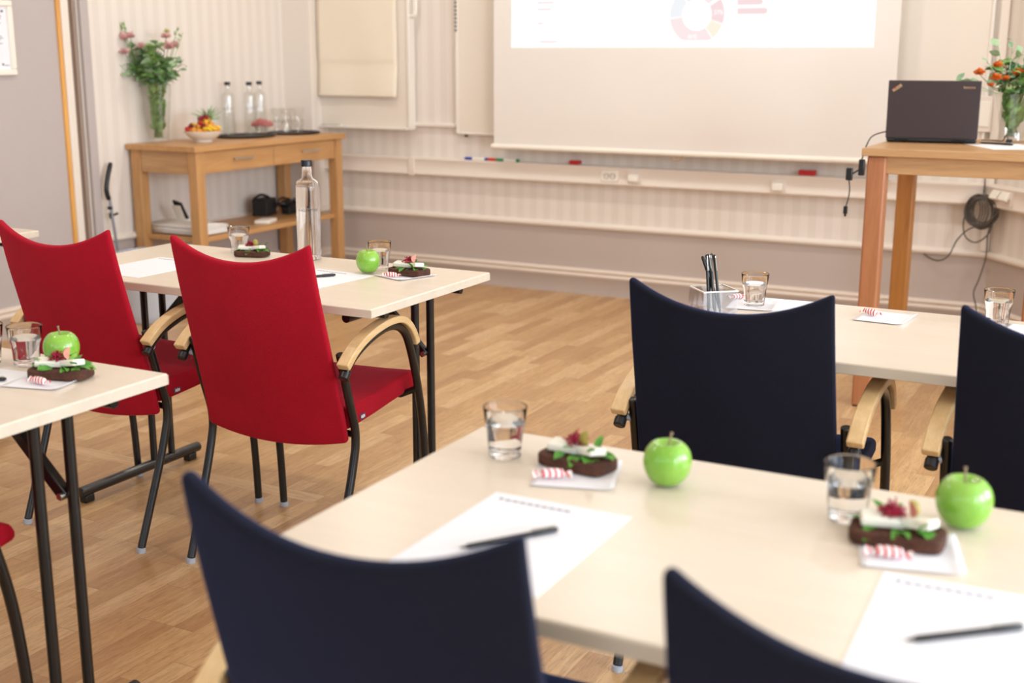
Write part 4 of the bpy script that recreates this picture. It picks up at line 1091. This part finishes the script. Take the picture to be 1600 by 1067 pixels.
ps = MB().box(-.105, .105, -.14, .14, 0, .0009).ob('paper_sheet', M['paper']); ps.location = (-.545, 5.035, DZ); ps.rotation_euler = (0, 0, .50)
tag(ps, 'white sheet with a pen on the tall oak desk beside the laptop', 'paper', 'white writing sheets on the desk')
place(pn, True, (-.592, 5.118, DZ+.001), -.42, 'black pen on the sheet beside the laptop on the oak desk', G6)

# cables of the desk
def cable(name, pts, r, mat, label, cat='cable', k=6):
    o = MB().tube(cr(pts, k), r, 8).ob(name, mat, None, smooth=True); return tag(o, label, cat)
cc = empty('display_cable', (0, 0, 0), label='dark cable draped over the corner of the oak desk ending in black plugs', cat='cable')
MB().tube(cr([(-.985, 5.175, DZ+.03), (-1.01, 5.13, DZ+.038), (-1.035, 5.0, DZ+.028), (-1.026, 4.86, DZ+.004), (-1.022, 4.79, DZ-.03), (-1.018, 4.75, .955)], 6), .0028, 8).ob('wire', M['black'], cc, smooth=True)
MB().box(-1.024, -1.003, 4.725, 4.745, .895, .955).ob('plug_body', M['black'], cc, bevel=.003)
MB().box(-1.068, -1.045, 4.72, 4.74, .875, .922).ob('plug_body', M['black'], cc, bevel=.003)
MB().tube([(-1.045, 4.73, .90), (-1.024, 4.735, .915)], .003, 6).tube(cr([(-1.057, 4.73, .876), (-1.052, 4.73, .84), (-1.056, 4.73, .80), (-1.063, 4.73, .775)], 5), .0022, 6).ob('wire', M['black'], cc, smooth=True)
MB().box(-1.070, -1.056, 4.724, 4.736, .748, .777).box(-1.067, -1.059, 4.727, 4.733, .738, .750).ob('small_plug', M['black'], cc, bevel=.001)
lc = empty('laptop_power_cable', (0, 0, 0), label='thin dark cable with a plug behind the laptop on the oak desk', cat='cable')
MB().tube(cr([(-.66, 5.24, DZ+.010), (-.62, 5.27, DZ+.008), (-.585, 5.26, DZ+.008), (-.575, 5.25, DZ+.03), (-.565, 5.24, DZ+.02), (-.555, 5.22, DZ+.008)], 6), .0024, 8).ob('wire', M['grey_cable'], lc, smooth=True)
MB().box(-.567, -.545, 5.205, 5.225, DZ+.001, DZ+.018).ob('plug', M['black'], lc, bevel=.003)
# coil hung on the trunking
R.seed(9)
cl = empty('cable_coil', (0, 0, 0), label='grey cable coiled and hung below the trunking behind the oak desk', cat='cable coil')
CC = Vector((-.765, YB-.095, .612)); mbc = MB()
ux = Vector((.96, -.28, 0)).normalized()
def cpt(u, z, w=0): return tuple(CC+ux*u+Vector((0, 0, z))+Vector((-.28, -.96, 0))*w)
for i in range(13):
    ph = R.uniform(0, 6); r1 = R.uniform(.055, .082); r2 = R.uniform(.060, .088); ou, oz = R.uniform(-.012, .012), R.uniform(-.010, .010); w0 = R.uniform(-.018, .022)
    mbc.tube([cpt(ou+r1*cos(2*PI*k/30+ph), oz+r2*sin(2*PI*k/30+ph), w0+.008*sin(4*PI*k/30)) for k in range(30)], .0035, 6, closed=True)
for i in range(4):
    ph = R.uniform(0, 1); mbc.tube([cpt(-.01+.035*cos(2*PI*k/20)+.012*i-.02, .065*sin(2*PI*k/20), .015) for k in range(20)], .0032, 6, closed=True)
mbc.ob('loops', M['grey_cable'], cl, smooth=True)
MB().tube(cr([cpt(.10, .05, .01), cpt(.09, .0, .02), cpt(.03, -.06, .028), cpt(-.04, -.09, .026), cpt(-.10, -.15, .01), cpt(-.14, -.23, .0), cpt(-.20, -.265, -.01), cpt(-.28, -.235, -.01), cpt(-.36, -.17, -.01), cpt(-.44, -.08, 0)], 6), .0034, 8).ob('lead', M['grey_cable'], cl, smooth=True)
MB().tube(cr([cpt(.07, -.03, .01), cpt(.055, -.10, .012), cpt(.0, -.15, .012), cpt(-.055, -.135, .01), cpt(-.08, -.08, .0), cpt(-.075, -.02, .0)], 6), .0034, 8).ob('lead', M['grey_cable'], cl, smooth=True)
MB().tube(cr([cpt(.10, .04, .0), cpt(.07, -.03, .0), cpt(.045, -.10, .0), cpt(.045, -.22, .0), cpt(.02, -.33, .0), cpt(.0, -.40, .0), cpt(.02, -.48, .0), cpt(.01, -.60, .0)], 6), .0034, 8).ob('lead', M['grey_cable'], cl, smooth=True)
MB().tube([cpt(-.005, .08, -.03), cpt(-.005, .20, -.03)], .003, 6).ob('hanger', M['grey_cable'], cl, smooth=True)

# right vase with orange bouquet
R.seed(21)
v2 = make_vase([(.050, 0), (.055, .006), (.050, .03), (.050, .045), (.060, .11), (.072, .165), (.079, .185), (.080, .188)], .12, 'glass_vase')
v2.location = (-.562, 5.335, DZ+.001); tag(v2, 'clear flared glass vase on the tall oak desk beside the laptop', 'vase')
UOFF[0] = -.034
b2 = empty('orange_bouquet', (-.562, 5.335, DZ+.019), label='bouquet of orange flowers and round green leaves in the flared vase', cat='flowers')
heads = [(hp(-.115, 0, .245), .022, M['orange']), (hp(-.045, 0, .275), .020, M['orange']), (hp(-.058, -.03, .225), .022, M['orange']), (hp(-.078, -.03, .200), .014, M['orange']), (hp(-.02, -.03, .225), .014, M['orange']), (hp(.03, -.02, .245), .022, M['orange']), (hp(.05, -.03, .225), .018, M['orange'])]
bouquet(b2, 26, .074, .175, heads, (M['leaf_a'], M['leaf_b']), .20, .31, .115, 12, .052, 170, (.0, .0))
sp = MB()
for (u, z, n_, sz) in ((-.20, .222, 3, .042), (-.052, .355, 2, .045), (.005, .375, 3, .030), (.04, .33, 3, .035), (-.09, .295, 2, .028), (.06, .29, 3, .05), (-.13, .185, 1, .04)):
    sp.tube(cr([hp(u*.2, 0, .17), hp(u*.6, 0, .17+(z-.17)*.6), hp(u, 0, z)], 4), .0016, 5)
    for k in range(n_):
        q = Vector(hp(u*.6, 0, .17+(z-.17)*.6)).lerp(Vector(hp(u, 0, z)), (k+1)/n_)
        leaf2(sp, q, (R.uniform(-1, 1), R.uniform(-.5, .5), R.uniform(.1, 1)), sz, sz*.8, .1, .2)
for (a, b_) in (((-.21, .222), (-.19, .225)), ((-.185, .220), (-.16, .222)), ((-.155, .220), (-.13, .225))):
    leaf2(sp, hp(a[0], -.01, a[1]), tuple(Rt), .036, .030, .0, .1)
sp.ob('leaf_sprig', M['leaf_a'], b2, smooth='all')
dn = MB()
for k in range(9): leaf2(dn, hp(-.02+.012*k, -.05, .205+.002*k), (R.uniform(-.3, .3), -.3, -1), .018, .008, 0, .3)
dn.ob('cream_bells', M['yellow'], b2, smooth='all')

# ------------------------------------------------------------------ lights
def area(name, loc, rot, sx, sy, power, col, spread=PI):
    l = bpy.data.lights.new(name, 'AREA'); l.shape = 'RECTANGLE'; l.size = sx; l.size_y = sy; l.energy = power; l.color = col; l.spread = spread
    o = bpy.data.objects.new(name, l); COL.objects.link(o); o.location = loc; o.rotation_euler = rot; return o
DAY = (.78, .89, 1.0); WARM = (1.0, .95, .88)
for i, (p, q) in enumerate(WR): area('daylight_right', (XR+.02, (p+q)/2, 1.6), (0, PI/2, 0), 1.45, 1.42, (52, 88, 92)[i], DAY)
for i, (p, q) in enumerate(WF): area('daylight_front', ((p+q)/2, YF-.02, 1.6), (PI/2, 0, 0), 1.42, 1.45, 6, DAY)
for (x, y) in ((-3.6, 5.2), (-2.2, 5.2), (-.9, 5.2), (-3.6, 3.2), (-1.8, 3.2), (-2.6, 1.4)):
    l = empty('ceiling_lamp', (x, y, ZC), label='round ceiling downlight above the room', cat='lamp', group='ceiling downlights')
    MB().lathe([(.085, -.012), (.10, -.010), (.102, 0), (.085, 0)], 28, closed=True).ob('ring', M['white_paint'], l, smooth=True)
    s_ = bpy.data.lights.new('downlight', 'AREA'); s_.shape = 'DISK'; s_.size = .16; s_.energy = 9; s_.color = WARM
    so_ = bpy.data.objects.new('downlight', s_); COL.objects.link(so_); so_.parent = l; so_.location = (0, 0, -.015)
w = bpy.data.worlds.new('sky'); bpy.context.scene.world = w; w.use_nodes = True
w.node_tree.nodes['Background'].inputs[0].default_value = (.75, .87, 1, 1); w.node_tree.nodes['Background'].inputs[1].default_value = 2.0

# ------------------------------------------------------------------ camera
F = Vector((-.45418265, .86164609, -.22646001)); U = Vector((-.10559758, .20033294, .97402046)); Rv = Vector((.88462832, .46629682, 0))
roll = -.0021
R2 = Rv*cos(roll)-U*sin(roll); U2 = Rv*sin(roll)+U*cos(roll)
cam = bpy.data.cameras.new('camera'); co = bpy.data.objects.new('camera', cam); COL.objects.link(co)
co.matrix_world = Matrix(((R2.x, U2.x, -F.x, 0), (R2.y, U2.y, -F.y, 0), (R2.z, U2.z, -F.z, 1.335), (0, 0, 0, 1)))
cam.sensor_width = 36; cam.lens = 1928.6/1600*36; cam.clip_start = .05
cam.dof.use_dof = True; cam.dof.focus_distance = 3.15; cam.dof.aperture_fstop = 3.2
scn = bpy.context.scene; scn.camera = co
scn.view_settings.view_transform = 'Standard'; scn.view_settings.look = 'None'; scn.view_settings.gamma = 1
scn.view_settings.exposure = 0.07; scn.view_settings.use_curve_mapping = False
scn.cycles.max_bounces = 12; scn.cycles.transmission_bounces = 10; scn.cycles.transparent_max_bounces = 24; scn.cycles.diffuse_bounces = 5; scn.cycles.glossy_bounces = 5
scn.cycles.sample_clamp_indirect = 6; scn.cycles.caustics_reflective = True; scn.cycles.caustics_refractive = True
scn.cycles.use_denoising = True
